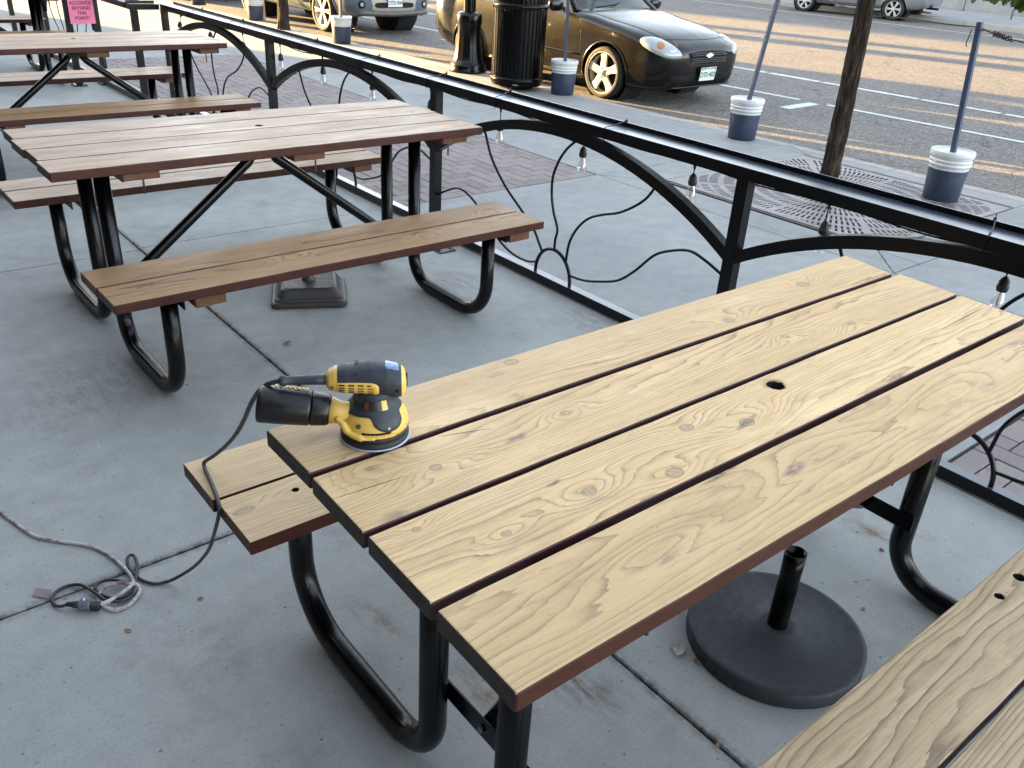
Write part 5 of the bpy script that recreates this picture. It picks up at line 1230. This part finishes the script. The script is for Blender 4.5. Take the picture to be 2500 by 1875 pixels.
# ------------------------------------------------------------------ far side details
o = MB().tube([(27.0, 12.45, 0), (27.0, 12.45, 2.4)], .03, 8).build('sign_pole', simple('galvanised_steel', lin(.50, .52, .54), .5, .3)); tag(o, 'grey steel sign pole standing on the far sidewalk', 'pole')
m = MB(); 
for k in range(14): a, b = -12 + 4.5 * k, -12 + 4.5 * k + 4.47; m.prism([(FX(a) + 5.4, a), (FX(a) + 5.75, a), (FX(b) + 5.75, b), (FX(b) + 5.4, b)], 0, .45)
o = m.build('planter_wall', CONC2, bevel=.01); tag(o, 'long low pale concrete planter wall behind the far sidewalk', 'wall')
# litter and leaves on the ground
def litter(nm, label, cat, grp, pts, mat, size, crumple=.35):
    for (x, y) in pts:
        z = .002 if x > -99 else 0; rr = random; a = rr.uniform(0, 6.3); s = size * rr.uniform(.7, 1.2); m = MB(); V = []
        for (u, v) in [(-.5, -.1), (-.15, -.32), (.3, -.25), (.55, .05), (.25, .3), (-.2, .28)]:
            V.append((s * (u * cos(a) - v * sin(a)) + x, s * (u * sin(a) + v * cos(a)) + y, z + s * crumple * rr.uniform(.05, .6)))
        V.append((x, y, z + .001)); m.add(V, [(i, (i + 1) % 6, 6) for i in range(6)])
        o = m.build(nm, mat, None, fixn=False); sdm = o.modifiers.new('thick', 'SOLIDIFY'); sdm.thickness = .0008
        tag(o, label, cat, grp)
LB = simple('dry_brown_leaf', lin(.52, .36, .20), .7, var=.25, vscale=90)
litter('leaf_scrap', 'small dry tan leaf scrap lying on the patio concrete', 'leaf scrap', 'dry leaf scraps on the patio', [(-1.37, .90), (-.83, .75), (-1.88, 3.02), (-2.29, 1.84), (-1.53, .70), (-2.48, 1.83)], LB, .017)
litter('dead_leaf', 'pale curled dead leaf on the concrete beside the round umbrella base', 'leaf', None, [(-1.375, .955)], simple('grey_dead_leaf', lin(.60, .59, .57), .7, var=.2, vscale=60), .045, .5)
litter('green_leaf', 'greenish fallen leaf on the concrete between the first two tables', 'leaf', None, [(-1.40, 3.15)], simple('dull_green_leaf', lin(.36, .42, .36), .6, var=.2, vscale=60), .045, .4)
litter('red_berry', 'small dark red scrap on the concrete right of the umbrella base', 'leaf scrap', None, [(-.54, .86)], simple('dark_red_scrap', lin(.38, .10, .09), .6), .018, .6)
litter('paper_scrap', 'small white scrap of paper on the road beyond the nearest bucket', 'paper scrap', None, [(5.9, 2.55)], WHITE, .07, .2)
for o in bpy.data.objects:
    if o.name.startswith('paper_scrap'): o.location.z = RZ
litter('pebble', 'tiny pale chip lying on the patio concrete', 'chip', 'pale chips on the patio', [(random.uniform(-2.7, -.1), random.uniform(.3, 7)) for _ in range(6)], WHITE, .008, .6)

# ------------------------------------------------------------------ neighbouring buildings, and unseen blockers added for shade
def building(nm, label, x0, x1, y0, y1, h_, c, side_x=None):
    t = empty(nm, ((x0 + x1) / 2, (y0 + y1) / 2, 0), 0, label, 'building'); cx_, cy_ = (x0 + x1) / 2, (y0 + y1) / 2
    a, b = x0 - cx_, x1 - cx_; d, e = y0 - cy_, y1 - cy_
    MB().box(a, b, d, e, -.3, h_).build('wall', simple(nm + '_wall', c, .85, vscale=2, bump=.2, bscale=30), t)
    MB().box(a - .15, b + .15, d - .15, e + .15, h_, h_ + .3).build('roof', simple(nm + '_coping', lin(.5, .48, .45), .7), t)
    n = max(1, int((e - d) / 4))
    if side_x is not None:
        sx = b if side_x > 0 else a
        for k in range(n):
            yc = d + (e - d) * (k + .5) / n; w_ = MB().box(sx - .05 if side_x > 0 else sx - .04, sx + .04 if side_x > 0 else sx + .05, yc - 1.2, yc + 1.2, .7, 2.6).build('window', TRIM, t)
            MB().box((sx + .041) if side_x > 0 else sx - .05, (sx + .05) if side_x > 0 else sx - .041, yc - 1.12, yc + 1.12, .78, 2.52).build('pane', GLASS, w_)
    return t
building('pub_building', 'brick pub building the patio belongs to, behind the camera side', -14, -5.6, -10, 33.3, 5.5, lin(.42, .30, .25), 1)
building('far_shop', 'pale shop building across the street beyond the planter', 34, 44, -14, 46, 4.5, lin(.52, .48, .44), -1)
building('corner_block', 'tall corner building at the far end of the street', -32, 44, 150, 170, 40, lin(.45, .38, .32))  # added out of view to keep the sun off the far lanes
for i, (x, y, r_) in enumerate(((-.8, 37.4, .30), (2.9, 40.5, .36), (3.9, 42.8, .30))):  # piers added out of view to cast the narrow shadow stripes
    t = empty('gate_pier', (x, y, 0), 0, ['brick gate pier up the street at the patio side', 'brick gate pier up the street nearer the road', 'brick gate pier up the street nearest the road'][i], 'gate pier')
    MB().box(-r_, r_, -r_, r_, 0, 7.2).build('shaft', BRICK, t); MB().box(-r_ - .1, r_ + .1, -r_ - .1, r_ + .1, 7.2, 7.5).build('cap', CONC2, t)

aw = empty('awning', (-4.1, 10, 0), 0, 'flat canvas awning reaching out from the pub wall over the inner part of the patio', 'awning')  # canopy added out of view to darken the inner patio
MB().box(-1.5, 1.05, -19, 12, 3.0, 3.06).build('canopy', simple('dark_awning_canvas', lin(.25, .25, .27), .8), aw)
for y in range(-18, 12, 5): MB().bar((-1.5, y, 2.97), (1.05, y, 2.97), .05, .05).build('rib', BLK, aw)
